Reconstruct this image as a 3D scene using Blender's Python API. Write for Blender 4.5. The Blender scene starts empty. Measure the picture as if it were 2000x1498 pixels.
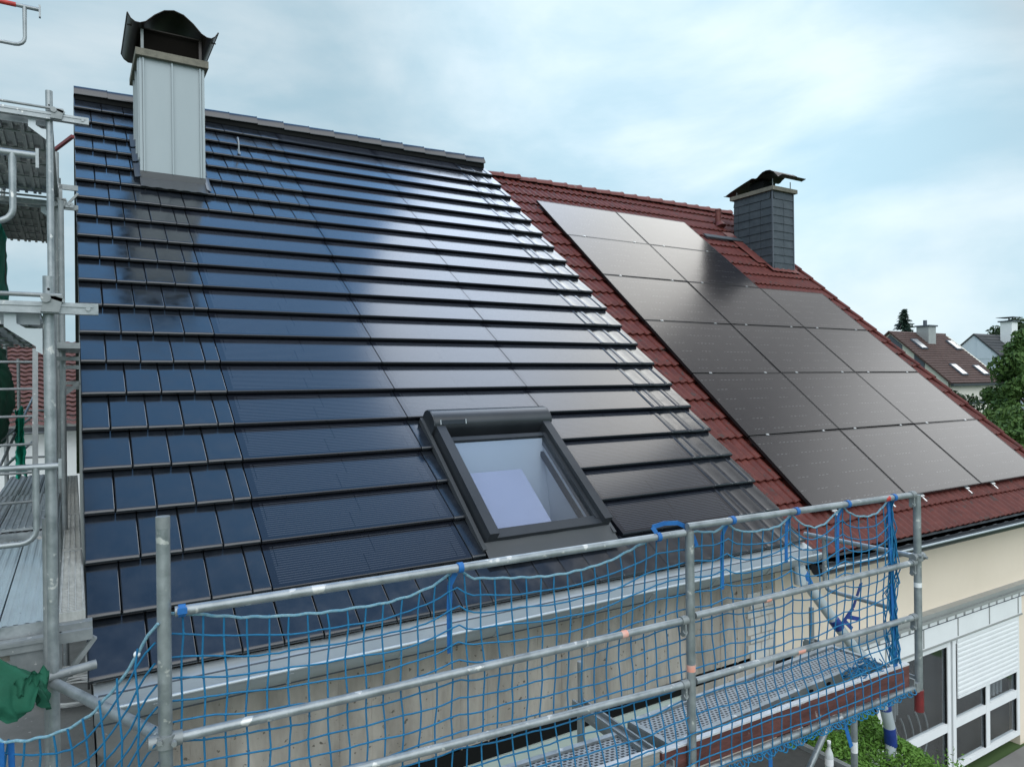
import bpy, math, random
from mathutils import Vector as V, Matrix as M
random.seed(7)
R = math.radians
scene = bpy.context.scene
COL = scene.collection

# ------------------------------------------------------------------ camera
TH = R(40.2878)                      # pitch of the two roofs
CT, ST = math.cos(TH), math.sin(TH)
cam = bpy.data.cameras.new('camera')
co = bpy.data.objects.new('camera', cam); COL.objects.link(co)
yaw, pit, rol = R(31.618), R(-0.0909), R(-0.6837)
F = V((math.sin(yaw)*math.cos(pit), math.cos(yaw)*math.cos(pit), math.sin(pit)))
r0 = V((math.cos(yaw), -math.sin(yaw), 0)); u0 = r0.cross(F)
rr = r0*math.cos(rol)+u0*math.sin(rol); uu = u0*math.cos(rol)-r0*math.sin(rol)
CAM = V((-0.0481, -4.45995, 1.58147))
mw = M.Identity(4)
for i in range(3):
    mw[i][0], mw[i][1], mw[i][2], mw[i][3] = rr[i], uu[i], -F[i], CAM[i]
co.matrix_world = mw
cam.sensor_fit = 'HORIZONTAL'; cam.sensor_width = 36.0
cam.lens = 1393.63/2000*36.0
cam.clip_start = 0.05; cam.clip_end = 3000
scene.camera = co

# ------------------------------------------------------------------ world and sun
SUN_AZ, SUN_EL = R(54), R(46)        # azimuth from +y towards +x
world = bpy.data.worlds.new('World'); scene.world = world; world.use_nodes = True
wt = world.node_tree; wt.nodes.clear()
def wn(t, **k):
    n = wt.nodes.new(t)
    for a, b in k.items(): setattr(n, a, b)
    return n
def wl(a, b): wt.links.new(a, b)
tc = wn('ShaderNodeTexCoord'); DIR = tc.outputs['Generated']
def wmath(op, a, b=None, c=None):
    n = wn('ShaderNodeMath', operation=op)
    for i, x in enumerate((a, b, c)):
        if x is None: continue
        if isinstance(x, (int, float)): n.inputs[i].default_value = x
        else: wl(x, n.inputs[i])
    return n.outputs[0]
def wrange(x, a, b, c=0., d=1.):
    n = wn('ShaderNodeMapRange', interpolation_type='SMOOTHSTEP')
    wl(x, n.inputs[0])
    for i, q in enumerate((a, b, c, d)): n.inputs[i+1].default_value = q
    return n.outputs[0]
def wmix(f, a, b):
    n = wn('ShaderNodeMix', data_type='RGBA')
    if isinstance(f, (int, float)): n.inputs[0].default_value = f
    else: wl(f, n.inputs[0])
    for i, x in ((6, a), (7, b)):
        if isinstance(x, tuple): n.inputs[i].default_value = (*x, 1)
        else: wl(x, n.inputs[i])
    return n.outputs[2]
def wdot(v):
    n = wn('ShaderNodeVectorMath', operation='DOT_PRODUCT'); wl(DIR, n.inputs[0]); n.inputs[1].default_value = V(v).normalized()
    return n.outputs['Value']
def wnoise(scale, detail, rough, dist, stretch, off=(0,0,0)):
    m = wn('ShaderNodeMapping'); wl(DIR, m.inputs[0]); m.inputs['Scale'].default_value = (1,1,stretch); m.inputs['Location'].default_value = off
    n = wn('ShaderNodeTexNoise'); wl(m.outputs[0], n.inputs['Vector'])
    n.inputs['Scale'].default_value = scale; n.inputs['Detail'].default_value = detail
    n.inputs['Roughness'].default_value = rough; n.inputs['Distortion'].default_value = dist
    return n.outputs[0]
sep = wn('ShaderNodeSeparateXYZ'); wl(DIR, sep.inputs[0]); EZ = sep.outputs[2]
sky = wn('ShaderNodeTexSky', sky_type='NISHITA', sun_disc=False)
sky.sun_elevation = SUN_EL; sky.sun_rotation = SUN_AZ; sky.air_density = 1.2; sky.dust_density = 1.5
def azel(az, el): return (math.sin(R(az))*math.cos(R(el)), math.cos(R(az))*math.cos(R(el)), math.sin(R(el)))
n1 = wnoise(1.9, 7, .55, .6, 2.2, (.3, 1.1, .2))
n2 = wnoise(4.6, 6, .5, .3, 2.6, (4, 2, 1))
nn = wmath('ADD', wmath('MULTIPLY', n1, .70), wmath('MULTIPLY', n2, .30))
cloud = wrange(nn, .38, .70)
low = wmix(cloud, (0.405, 0.60, 0.71), (0.70, 0.82, .88))          # thin broken overcast
up = wmix(cloud, (0.10, 0.145, 0.22), (0.17, 0.20, 0.24))            # darker grey veil overhead
base = wmix(wrange(EZ, .58, .86), low, up)
deep = wmath('MULTIPLY', wrange(wdot(azel(4, 70)), .72, .93), wrange(EZ, .50, .68))
colr = wmix(wmath('MULTIPLY', deep, .92), base, (0.135, 0.33, 0.71))   # clear deep blue overhead
hole = wmath('MULTIPLY', wrange(wdot(azel(24, 57)), .885, .975), wrange(EZ, .50, .66))
colr = wmix(wmath('MULTIPLY', hole, .92), colr, (0.33, 0.79, 1.52))   # brighter rim of the blue hole beside the sunlit cloud
sp1 = wrange(wdot(azel(45, 27)), .90, 1.0, 0, .36)                  # sun behind thin cloud
sp2 = wmath('MULTIPLY', wrange(wdot(azel(52, 47)), .955, .99, 0, .5), wrange(n2, .30, .62, .35, 1.0))
sp3 = wmath('MULTIPLY', wrange(wdot(azel(94, 25)), .955, .993, 0, 3.4), wrange(n2, .30, .60, .65, 1.0))
sp6 = wrange(wdot(azel(75, 39)), .985, .998, 0, 1.0)              # small bright rift                  # bright bank low on the right
sp4 = wrange(wdot(azel(195, 46)), .58, .95, 0, 3.0)                # bright high sky behind the viewer
sp5 = wrange(wdot(azel(62, 3)), .93, 1.0, 0, .25)
gain = wmath('ADD', wmath('ADD', wmath('ADD', sp1, sp2), wmath('ADD', wmath('ADD', sp3, sp6), sp5)), wmath('ADD', sp4, 1.0))
colr = wmix(wmath('MINIMUM', wmath('MULTIPLY', sp4, .45), .9), colr, (.66, .68, .70))
dk = wrange(wdot(azel(84, 43)), .972, .995, 1.0, .55)                # darker cloud to the right
colr = wmix(wrange(wdot(azel(88, 34)), .905, .975, 0, .85), colr, (.64, .615, .595))   # neutral grey cloud there
gain = wmath('MULTIPLY', wmath('MULTIPLY', gain, dk), wrange(wdot(azel(190, 4)), .35, .9, 1.0, 1.15))
vm = wn('ShaderNodeVectorMath', operation='SCALE'); wl(colr, vm.inputs[0]); wl(gain, vm.inputs['Scale'])
bg1 = wn('ShaderNodeBackground'); wl(vm.outputs[0], bg1.inputs[0]); bg1.inputs[1].default_value = 1.05
bg2 = wn('ShaderNodeBackground'); wl(sky.outputs[0], bg2.inputs[0]); bg2.inputs[1].default_value = .05
ms = wn('ShaderNodeMixShader'); ms.inputs[0].default_value = .88; wl(bg2.outputs[0], ms.inputs[1]); wl(bg1.outputs[0], ms.inputs[2])
out = wn('ShaderNodeOutputWorld'); wl(ms.outputs[0], out.inputs[0])

sl = bpy.data.lights.new('sun', 'SUN'); sl.energy = .5; sl.angle = R(28); sl.color = (1, .97, .91)
so = bpy.data.objects.new('sun', sl); COL.objects.link(so)
so.rotation_euler = V(azel(54, 46)).to_track_quat('Z', 'Y').to_euler()
so.location = (20, 20, 30)
scene.view_settings.view_transform = 'Standard'; scene.view_settings.look = 'None'
scene.view_settings.exposure = 0.0; scene.view_settings.gamma = 1.0

# ------------------------------------------------------------------ materials
def mat(name, col, rough=.5, metal=0., ior=1.5, var=None, scale=6., bump=0., bscale=40., coat=0., spots=None, stretch=(1,1,1), rvar=0.):
    m = bpy.data.materials.new(name); m.use_nodes = True; t = m.node_tree; b = t.nodes['Principled BSDF']
    b.inputs['Base Color'].default_value = (*col, 1); b.inputs['Roughness'].default_value = rough
    b.inputs['Metallic'].default_value = metal; b.inputs['IOR'].default_value = ior
    if coat: b.inputs['Coat Weight'].default_value = coat; b.inputs['Coat Roughness'].default_value = .05
    tcn = t.nodes.new('ShaderNodeTexCoord'); mp = t.nodes.new('ShaderNodeMapping'); mp.inputs['Scale'].default_value = stretch
    t.links.new(tcn.outputs['Object'], mp.inputs[0])
    last = None
    if var:
        n = t.nodes.new('ShaderNodeTexNoise'); n.inputs['Scale'].default_value = scale; n.inputs['Detail'].default_value = 8; n.inputs['Roughness'].default_value = .62
        t.links.new(mp.outputs[0], n.inputs['Vector'])
        r = t.nodes.new('ShaderNodeMapRange'); r.inputs[1].default_value = .3; r.inputs[2].default_value = .7; t.links.new(n.outputs[0], r.inputs[0])
        x = t.nodes.new('ShaderNodeMix'); x.data_type = 'RGBA'; x.inputs[6].default_value = (*col, 1); x.inputs[7].default_value = (*var, 1)
        t.links.new(r.outputs[0], x.inputs[0]); last = x.outputs[2]
        if rvar:
            q = t.nodes.new('ShaderNodeMapRange'); q.inputs[1].default_value = .3; q.inputs[2].default_value = .7
            q.inputs[3].default_value = rough-rvar; q.inputs[4].default_value = rough+rvar
            t.links.new(n.outputs[0], q.inputs[0]); t.links.new(q.outputs[0], b.inputs['Roughness'])
    if spots:                        # (colour, noise scale, threshold)
        n = t.nodes.new('ShaderNodeTexNoise'); n.inputs['Scale'].default_value = spots[1]; n.inputs['Detail'].default_value = 4
        t.links.new(tcn.outputs['Object'], n.inputs['Vector'])
        r = t.nodes.new('ShaderNodeMapRange'); r.inputs[1].default_value = spots[2]; r.inputs[2].default_value = spots[2]+.04; t.links.new(n.outputs[0], r.inputs[0])
        x = t.nodes.new('ShaderNodeMix'); x.data_type = 'RGBA'; x.inputs[7].default_value = (*spots[0], 1); x.inputs[6].default_value = (*col, 1)
        if last: t.links.new(last, x.inputs[6])
        t.links.new(r.outputs[0], x.inputs[0]); last = x.outputs[2]
    if last: t.links.new(last, b.inputs['Base Color'])
    if bump:
        n = t.nodes.new('ShaderNodeTexNoise'); n.inputs['Scale'].default_value = bscale; n.inputs['Detail'].default_value = 6
        t.links.new(mp.outputs[0], n.inputs['Vector'])
        bp = t.nodes.new('ShaderNodeBump'); bp.inputs['Strength'].default_value = bump; bp.inputs['Distance'].default_value = .01
        t.links.new(n.outputs[0], bp.inputs['Height']); t.links.new(bp.outputs[0], b.inputs['Normal'])
    return m
class NT:
    """tiny node-graph helper for the patterned materials"""
    def __init__(s, m): s.t = m.node_tree; s.b = s.t.nodes['Principled BSDF']; s.tc = s.t.nodes.new('ShaderNodeTexCoord')
    def math(s, op, a, b=None):
        n = s.t.nodes.new('ShaderNodeMath'); n.operation = op
        for i, x in enumerate((a, b)):
            if x is None: continue
            if isinstance(x, (int, float)): n.inputs[i].default_value = x
            else: s.t.links.new(x, n.inputs[i])
        return n.outputs[0]
    def xyz(s):
        n = s.t.nodes.new('ShaderNodeSeparateXYZ'); s.t.links.new(s.tc.outputs['Object'], n.inputs[0]); return n.outputs
    def line(s, x, pitch, width, off=0.):      # 1 on a line of the given width every pitch
        f = s.math('FRACT', s.math('ADD', s.math('DIVIDE', x, pitch), off))
        return s.math('LESS_THAN', f, width/pitch)
    def mix(s, f, a, b):
        n = s.t.nodes.new('ShaderNodeMix'); n.data_type = 'RGBA'
        if isinstance(f, (int, float)): n.inputs[0].default_value = f
        else: s.t.links.new(f, n.inputs[0])
        for i, x in ((6, a), (7, b)):
            if isinstance(x, tuple): n.inputs[i].default_value = (*x, 1)
            else: s.t.links.new(x, n.inputs[i])
        return n.outputs[2]
    def col(s, c): s.t.links.new(c, s.b.inputs['Base Color'])

TILE = mat('black_glazed_tile', (.008,.011,.016), .18, ior=1.68, var=(.016,.019,.024), scale=7, bump=.015, bscale=9, rvar=.08, spots=((.22,.22,.21), 34, .775))
PV = mat('solar_tile_glass', (.010,.011,.015), .15, ior=1.53)
g = NT(PV); X, Y, Z = g.xyz()
inside = g.math('MULTIPLY', g.math('MULTIPLY', g.math('GREATER_THAN', X, .05), g.math('LESS_THAN', X, 1.43)), g.math('MULTIPLY', g.math('GREATER_THAN', Y, .035), g.math('LESS_THAN', Y, .375)))
ln = g.line(Y, .0205, .0070)
seam = g.math('MULTIPLY', g.line(X, .69, .006, .03), g.math('LESS_THAN', Y, .2))
seam2 = g.math('MULTIPLY', g.line(X, .69, .006, -.10), g.math('GREATER_THAN', Y, .2))
cells = g.mix(g.math('MULTIPLY', ln, inside), (.010,.012,.018), (.048,.054,.066))
g.col(g.mix(g.math('MULTIPLY', inside, g.math('MAXIMUM', seam, seam2)), cells, (.006,.007,.010)))
DARKMETAL = mat('anthracite_metal', (.022,.026,.031), .34, metal=.0, ior=1.5, var=(.034,.039,.045), scale=3)
LEAD = mat('dark_lead_sheet', (.050,.056,.060), .42, ior=1.5, var=(.055,.06,.066), scale=5, bump=.08, bscale=7)
ZINC = mat('new_zinc_sheet', (.40,.445,.465), .42, metal=.45, var=(.47,.515,.535), scale=2.5, rvar=.06)
CLAD = mat('grey_standing_seam_metal', (.285,.335,.35), .42, metal=.2, var=(.325,.375,.39), scale=1.2, stretch=(1,1,.3))
GALV = mat('galvanised_steel', (.20,.225,.235), .44, metal=.55, var=(.40,.43,.44), scale=9, bump=.08, bscale=60, spots=((.60,.60,.58), 17, .64), rvar=.12)
GALVD = mat('weathered_steel', (.20,.22,.225), .55, metal=.4, var=(.30,.32,.32), scale=12, bump=.08, bscale=50, spots=((.55,.55,.54), 26, .68))
DECK = mat('blue_grey_deck_steel', (.40,.48,.50), .5, metal=.25, var=(.33,.38,.39), scale=3.2, stretch=(3,.6,1), bump=.05, bscale=20, spots=((.10,.11,.11), 24, .70))
WOODY = mat('worn_deck_board', (.30,.305,.285), .75, var=(.46,.465,.44), scale=16, stretch=(2.5,.5,1), bump=.15, bscale=50, spots=((.55,.56,.54), 30, .68))
CONC = mat('raw_concrete', (.255,.230,.197), .85, var=(.53,.485,.425), scale=4.2, bump=.5, bscale=26, spots=((.12,.107,.09), 24, .66), stretch=(1,1,.30))
CONC2 = mat('grey_concrete_slab', (.17,.172,.165), .9, var=(.28,.28,.27), scale=3, bump=.3, bscale=30, spots=((.45,.45,.43), 28, .69))
BLOCK = mat('pale_lime_brick', (.50,.49,.455), .9, var=(.62,.60,.56), scale=9, bump=.4, bscale=40)
RENDER = mat('cream_render', (.74,.64,.51), .9, var=(.79,.685,.555), scale=1.3, bump=.12, bscale=220)
WHITE = mat('white_plastic', (.82,.84,.84), .35, var=(.76,.78,.78), scale=3)
GREYTRIM = mat('grey_aluminium_trim', (.34,.35,.345), .45, metal=.3, var=(.40,.41,.40), scale=3)
REDTILE = mat('red_concrete_tile', (.072,.013,.010), .55, ior=1.40, var=(.130,.029,.021), scale=7.0, bump=.25, bscale=70, spots=((.060,.030,.026), 11, .62))
REDRIDGE = mat('red_ridge_tile', (.115,.030,.026), .6, var=(.16,.045,.036), scale=5, bump=.3, bscale=60, spots=((.22,.20,.17), 16, .66))
PANEL = mat('solar_panel_glass', (.017,.016,.018), .19, ior=1.5, bump=.006, bscale=3)
g = NT(PANEL); X, Y, Z = g.xyz()
dash = g.math('MULTIPLY', g.line(Y, .182, .0035, .5), g.math('GREATER_THAN', g.math('FRACT', g.math('MULTIPLY', X, 14.0)), .45))
nz = g.t.nodes.new('ShaderNodeTexNoise'); nz.inputs['Scale'].default_value = 5; g.t.links.new(g.tc.outputs['Object'], nz.inputs['Vector'])
dash = g.math('MULTIPLY', dash, g.math('GREATER_THAN', nz.outputs[0], .48))
g.col(g.mix(dash, g.mix(nz.outputs[0], (.015,.014,.017), (.022,.020,.022)), (.20,.20,.20)))
BLACKALU = mat('black_aluminium', (.02,.02,.022), .35, metal=.3)
RAWALU = mat('bare_aluminium', (.62,.64,.65), .3, metal=.8)
SLATE = mat('grey_slate', (.040,.052,.064), .6, ior=1.45, var=(.062,.077,.090), scale=7, bump=.25, bscale=25)
SLATE2 = mat('dark_slate_edge', (.030,.038,.045), .6)
CROWN = mat('mossy_concrete', (.13,.125,.10), .9, var=(.22,.205,.165), scale=14, bump=.5, bscale=50)
COWLM = mat('dark_copper_cowl', (.016,.012,.010), .42, metal=.15, var=(.032,.025,.020), scale=6)
NETBLUE = mat('blue_net_cord', (.003,.120,.265), .65, var=(.005,.170,.345), scale=30, bump=.3, bscale=400)
ROPE = mat('faded_border_rope', (.10,.30,.42), .8, var=(.30,.45,.50), scale=60, bump=.6, bscale=300)
STRAP = mat('blue_webbing', (.008,.10,.33), .6, var=(.012,.14,.40), scale=40)
DRKBLUE = mat('dark_blue_tape', (.012,.03,.16), .4, var=(.02,.05,.24), scale=20)
GREEN = mat('green_debris_net', (.003,.060,.032), .85, var=(.005,.10,.055), scale=5, bump=.5, bscale=14)
TEAL = mat('bright_green_net', (.01,.36,.23), .7, var=(.015,.45,.30), scale=8, bump=.3, bscale=30)
TOE = mat('red_brown_board', (.075,.026,.022), .7, var=(.17,.062,.052), scale=7, stretch=(1,1,4), bump=.2, bscale=30, spots=((.34,.28,.26), 13, .66))
TOEG = mat('grey_wood_board', (.24,.225,.195), .8, var=(.36,.34,.30), scale=9, stretch=(.6,1,5), bump=.3, bscale=40)
PALEEDGE = mat('pale_board_edge', (.62,.64,.65), .6, var=(.5,.5,.5), scale=12)
REDP = mat('red_paint', (.55,.05,.035), .5, var=(.40,.03,.025), scale=20)
PINKP = mat('faded_orange_mark', (.75,.26,.17), .6, var=(.6,.45,.4), scale=25)
REDDARK = mat('dark_red_paint', (.20,.02,.022), .5, var=(.13,.016,.018), scale=20)
PIPE = mat('grey_drain_pipe', (.36,.41,.43), .35, var=(.42,.47,.49), scale=5)
BLIND = mat('pale_green_blind', (.46,.53,.485), .45, var=(.50,.57,.52), scale=2)
GAP = mat('dark_reveal', (.012,.013,.013), .8)
GLASSD = mat('dark_window_glass', (.018,.019,.019), .04, ior=1.5, var=(.05,.048,.044), scale=2.3)
BROWN = mat('brown_roof_tile', (.050,.025,.020), .75, var=(.085,.045,.036), scale=4)
BROWNR = mat('rust_brown_roof_tile', (.085,.034,.027), .7, var=(.14,.060,.048), scale=7)
CREAMW = mat('cream_wall', (.62,.60,.52), .9, var=(.66,.64,.56), scale=1)
BLUEW = mat('pale_blue_wall', (.52,.585,.65), .9, var=(.56,.62,.68), scale=1)
DGREY = mat('dark_grey_cladding', (.075,.09,.11), .7, var=(.09,.105,.125), scale=2)
DROOF = mat('dark_roof', (.03,.032,.035), .7, var=(.045,.047,.05), scale=3)
BARK = mat('bark', (.08,.06,.045), .9, var=(.12,.09,.07), scale=9)
def leafmat(name, a, b):
    m = mat(name, a, .6, var=b, scale=1.6)
    m.node_tree.nodes['Principled BSDF'].inputs['Specular IOR Level'].default_value = .25
    return m
LEAF = leafmat('leaf_mid', (.050,.105,.026), (.11,.19,.05))
LEAFD = leafmat('leaf_dark', (.022,.045,.018), (.05,.085,.03))
LEAFB = leafmat('leaf_fresh', (.055,.14,.020), (.13,.26,.045))
NEEDLE = leafmat('needle', (.016,.036,.026), (.03,.06,.04))
PAVE = mat('terrace_paving', (.16,.155,.145), .9, var=(.22,.215,.20), scale=1.2, bump=.2, bscale=10)
GRASSM = mat('lawn_green', (.045,.085,.022), .9, var=(.07,.12,.035), scale=.8)
FELT = mat('speckled_roofing_felt', (.045,.047,.046), .9, var=(.07,.072,.07), scale=10, spots=((.42,.42,.42), 60, .70))
BOTTLE = mat('clear_plastic', (.55,.58,.58), .12, ior=1.45)
PLASTER = mat('bluish_plaster', (.66,.69,.76), .9)  # blue tint puts the pane's lavender sky reflection into the plaster
LILAC = mat('lilac_blind_cloth', (.49,.49,.63), .9)
CABLE = mat('white_cable', (.60,.61,.60), .5)
STICKER = mat('white_sticker', (.8,.8,.8), .5)
GAP.node_tree.nodes['Principled BSDF'].inputs['Specular IOR Level'].default_value = .05
FLUEDK = mat('dark_flue', (.007,.006,.005), .95); FLUEDK.node_tree.nodes['Principled BSDF'].inputs['Specular IOR Level'].default_value = .08  # near-black: the dark of the hollow under the cowl put into colour
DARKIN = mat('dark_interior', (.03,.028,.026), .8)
WIN = bpy.data.materials.new('clear_window_glass'); WIN.use_nodes = True
t = WIN.node_tree; t.nodes.clear()
o_ = t.nodes.new('ShaderNodeOutputMaterial'); mx = t.nodes.new('ShaderNodeMixShader'); tr = t.nodes.new('ShaderNodeBsdfTransparent'); gl = t.nodes.new('ShaderNodeBsdfGlossy'); fr = t.nodes.new('ShaderNodeFresnel')
geo = t.nodes.new('ShaderNodeNewGeometry'); im = t.nodes.new('ShaderNodeMix'); im.inputs[2].default_value = 2.0; im.inputs[3].default_value = 1/2.0; t.links.new(geo.outputs['Backfacing'], im.inputs[0]); t.links.new(im.outputs[0], fr.inputs[0]); gl.inputs['Roughness'].default_value = .01; tr.inputs[0].default_value = (.9,.93,.95,1)
t.links.new(fr.outputs[0], mx.inputs[0]); t.links.new(tr.outputs[0], mx.inputs[1]); t.links.new(gl.outputs[0], mx.inputs[2]); t.links.new(mx.outputs[0], o_.inputs[0])
# perforated steel plank: dark punched slots in staggered rows
PERF = mat('perforated_steel', (.30,.32,.325), .5, metal=.3)
g = NT(PERF); X, Y, Z = g.xyz()
row = g.math('FLOOR', g.math('DIVIDE', Y, .022))
fx = g.math('FRACT', g.math('ADD', g.math('DIVIDE', X, .034), g.math('MULTIPLY', row, .5)))
fy = g.math('FRACT', g.math('DIVIDE', Y, .022))
hole = g.math('MULTIPLY', g.math('LESS_THAN', g.math('ABSOLUTE', g.math('SUBTRACT', fx, .5)), .30), g.math('LESS_THAN', g.math('ABSOLUTE', g.math('SUBTRACT', fy, .5)), .30))
g.col(g.mix(hole, (.30,.32,.325), (.02,.022,.024)))

# ------------------------------------------------------------------ mesh helpers
class MB:
    def __init__(s): s.v = []; s.f = []; s.mi = []; s.sm = []; s.m = 0
    def add(s, vs, fs, smooth=False):
        b = len(s.v); s.v += [tuple(p) for p in vs]
        for f in fs: s.f.append(tuple(i+b for i in f)); s.mi.append(s.m); s.sm.append(smooth)
        return s
    def obox(s, o, a, b, c):
        o, a, b, c = V(o), V(a), V(b), V(c)
        if a.cross(b).dot(c) < 0: a, b = b, a
        p = [o, o+a, o+a+b, o+b]; p += [q+c for q in p]
        return s.add(p, [(3,2,1,0), (4,5,6,7), (0,1,5,4), (1,2,6,5), (2,3,7,6), (3,0,4,7)])
    def box(s, x0, x1, y0, y1, z0, z1): return s.obox((x0,y0,z0), (x1-x0,0,0), (0,y1-y0,0), (0,0,z1-z0))
    def beam(s, p, q, w, h, up=(0,0,1)):        # rectangular bar from p to q
        p, q = V(p), V(q); d = q-p; side = d.cross(V(up)).normalized()*w; u = side.cross(d).normalized()*h
        return s.obox(p-side/2-u/2, side, u, d)
    def prism(s, poly, vec):
        n = len(poly); vec = V(vec); p = [V(q) for q in poly]; nrm = V((0,0,0))
        for i in range(n): nrm += p[i].cross(p[(i+1) % n])
        if nrm.dot(vec) > 0: p = p[::-1]
        return s.add(p+[q+vec for q in p], [tuple(range(n)), tuple(range(2*n-1, n-1, -1))]+[(i, i+n, (i+1) % n+n, (i+1) % n) for i in range(n)])
    def tube(s, pts, r, n=8, cap=True, smooth=True):
        pts = [V(p) for p in pts]; rs = r if isinstance(r, (list, tuple)) else [r]*len(pts)
        vs = []; ref = None
        for i, p in enumerate(pts):
            d = (pts[min(i+1, len(pts)-1)]-pts[max(i-1, 0)]).normalized()
            if ref is None: ref = V((0,0,1)) if abs(d.z) < .9 else V((1,0,0))
            a = d.cross(ref)
            if a.length < 1e-4: a = d.orthogonal()
            a.normalize(); b = d.cross(a).normalized(); ref = a.cross(d).normalized()
            for k in range(n):
                t_ = 2*math.pi*k/n; vs.append(p+a*math.cos(t_)*rs[i]+b*math.sin(t_)*rs[i])
        fs = []
        for i in range(len(pts)-1):
            for k in range(n): fs.append((i*n+k, i*n+(k+1) % n, (i+1)*n+(k+1) % n, (i+1)*n+k))
        s.add(vs, fs, smooth)
        if cap: s.add(vs[:n], [tuple(range(n))][::-1]); s.add(vs[-n:], [tuple(range(n))])
        return s
    def grid(s, fn, nu, nv, smooth=True):
        vs = [fn(i/nu, j/nv) for j in range(nv+1) for i in range(nu+1)]; w = nu+1
        return s.add(vs, [(j*w+i, j*w+i+1, (j+1)*w+i+1, (j+1)*w+i) for j in range(nv) for i in range(nu)], smooth)
    def mesh(s, name, mats):
        me = bpy.data.meshes.new(name); me.from_pydata(s.v, [], s.f)
        for m_ in (mats if isinstance(mats, (list, tuple)) else [mats]): me.materials.append(m_)
        me.polygons.foreach_set('material_index', s.mi); me.polygons.foreach_set('use_smooth', s.sm); me.update()
        return me
WM = {}                                         # object -> its world matrix
def wm(o): return WM.get(o.name, M.Identity(4))
def link(name, data, parent=None, world=None):
    o = bpy.data.objects.new(name, data); COL.objects.link(o)
    world = world or M.Identity(4)
    if parent: o.parent = parent; o.matrix_local = wm(parent).inverted() @ world
    else: o.matrix_world = world
    WM[o.name] = world
    return o
def obj(name, mb, mats, parent=None, world=None, origin=None):
    if origin is not None and world is None:     # put the object's origin somewhere sensible
        o_ = V(origin); mb.v = [tuple(V(p)-o_) for p in mb.v]; world = M.Translation(o_)
    return link(name, mb.mesh(name, mats), parent, world)
def tag(o, label, cat=None, group=None, kind=None):
    o['label'] = label
    if cat: o['category'] = cat
    if group: o['group'] = group
    if kind: o['kind'] = kind
    return o
def thing(name, label, cat, loc, group=None):
    o = link(name, None, None, M.Translation(V(loc))); o.empty_display_size = .2
    return tag(o, label, cat, group)
def copy(o, world, parent=None):
    c = o.copy(); COL.objects.link(c); c.parent = parent
    if parent: c.matrix_parent_inverse = M.Identity(4); c.matrix_local = wm(parent).inverted() @ world
    else: c.matrix_world = world
    WM[c.name] = world
    return c
ROOF = M(((1,0,0,0), (0,CT,-ST,0), (0,ST,CT,0), (0,0,0,1)))      # (x, up-slope, height) -> world
def rp(x, s, h=0.): return ROOF @ V((x, s, h))

# ------------------------------------------------------------------ ground
GZ = -3.6
mb = MB(); mb.add([(-300,-300,GZ), (400,-300,GZ), (400,500,GZ), (-300,500,GZ)], [(0,1,2,3)])
tag(obj('ground', mb, GRASSM), 'green lawn and gardens between the houses', 'ground', kind='structure')
mb = MB(); mb.box(-4, 13.5, -6, .3, GZ+.004, GZ+.03)
tag(obj('terrace_paving', mb, PAVE), 'grey paved terrace below the scaffold', 'paving', kind='structure')

# ------------------------------------------------------------------ the house under the black roof
W, E_, L, A0 = .246, .39533, 1.476, 1.04378
XR = A0+3*L+.60643                                # right verge
TSTEP = .055
SR = 21*E_                                        # length of the slope
house = thing('row_house', 'row house with black glossy tile roof and grey metal chimney', 'house', (3.0, 3.0, GZ))
RIDGE_Y, RIDGE_Z = rp(0, SR+.06)[1], rp(0, SR+.06)[2]
mb = MB(); d = .13
def gable(x0, x1, mb, d=.13):
    y0, y1 = .365, 2*RIDGE_Y-.365
    poly = [(x0,y0,GZ), (x0,y1,GZ), (x0,y1,(y0)/CT*ST-d), (x0,RIDGE_Y,RIDGE_Z-d), (x0,y0,y0/CT*ST-d)]
    mb.prism(poly, (x1-x0,0,0))
gable(.42, XR-.2, mb, 1.5); gable(XR-.2, XR-.02, mb); mb.box(.42, XR-.2, .365, .44, -1.3, .0)
mb.m = 1; gable(.05, .42, mb)
# board-marked joints and tie holes of the shuttering
mb.m = 0
wall = obj('wall', mb, [CONC, CONC2], house)
mb = MB()
for i in range(22):
    x = .55+i*.235
    if x < 5.5: mb.box(x, x+.006+random.random()*.006, .3615, .37, -1.2, -.05-random.random()*.2)
obj('formwork_joint', mb, CONC, wall)
mb = MB()                                         # window band with its pale blind below the concrete
mb.box(.42, 4.87, .352, .40, -1.42, -1.20)
obj('recess_shade', mb, GAP, house)  # near-black strip on the wall stands in for a shaded recess
mb = MB()
for x0, x1 in ((.45, 2.08), (2.086, 3.55), (3.556, 4.72)): mb.box(x0, x1, .335, .351, -2.9, -1.325)
obj('blind', mb, BLIND, house)
mb = MB()
for j in range(8):
    z = -1.22+j*.085
    n = 2 if j % 2 else 1
    xs = [5.62, 5.62+.2, 6.02] if j % 2 else [5.66, 5.66+.28, 6.02]
    for a, b in zip(xs, xs[1:]): mb.box(a+.006, b-.006, .345+random.random()*.006, .38, z+.005, z+.078)
obj('brick_patch', mb, BLOCK, house)

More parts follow.
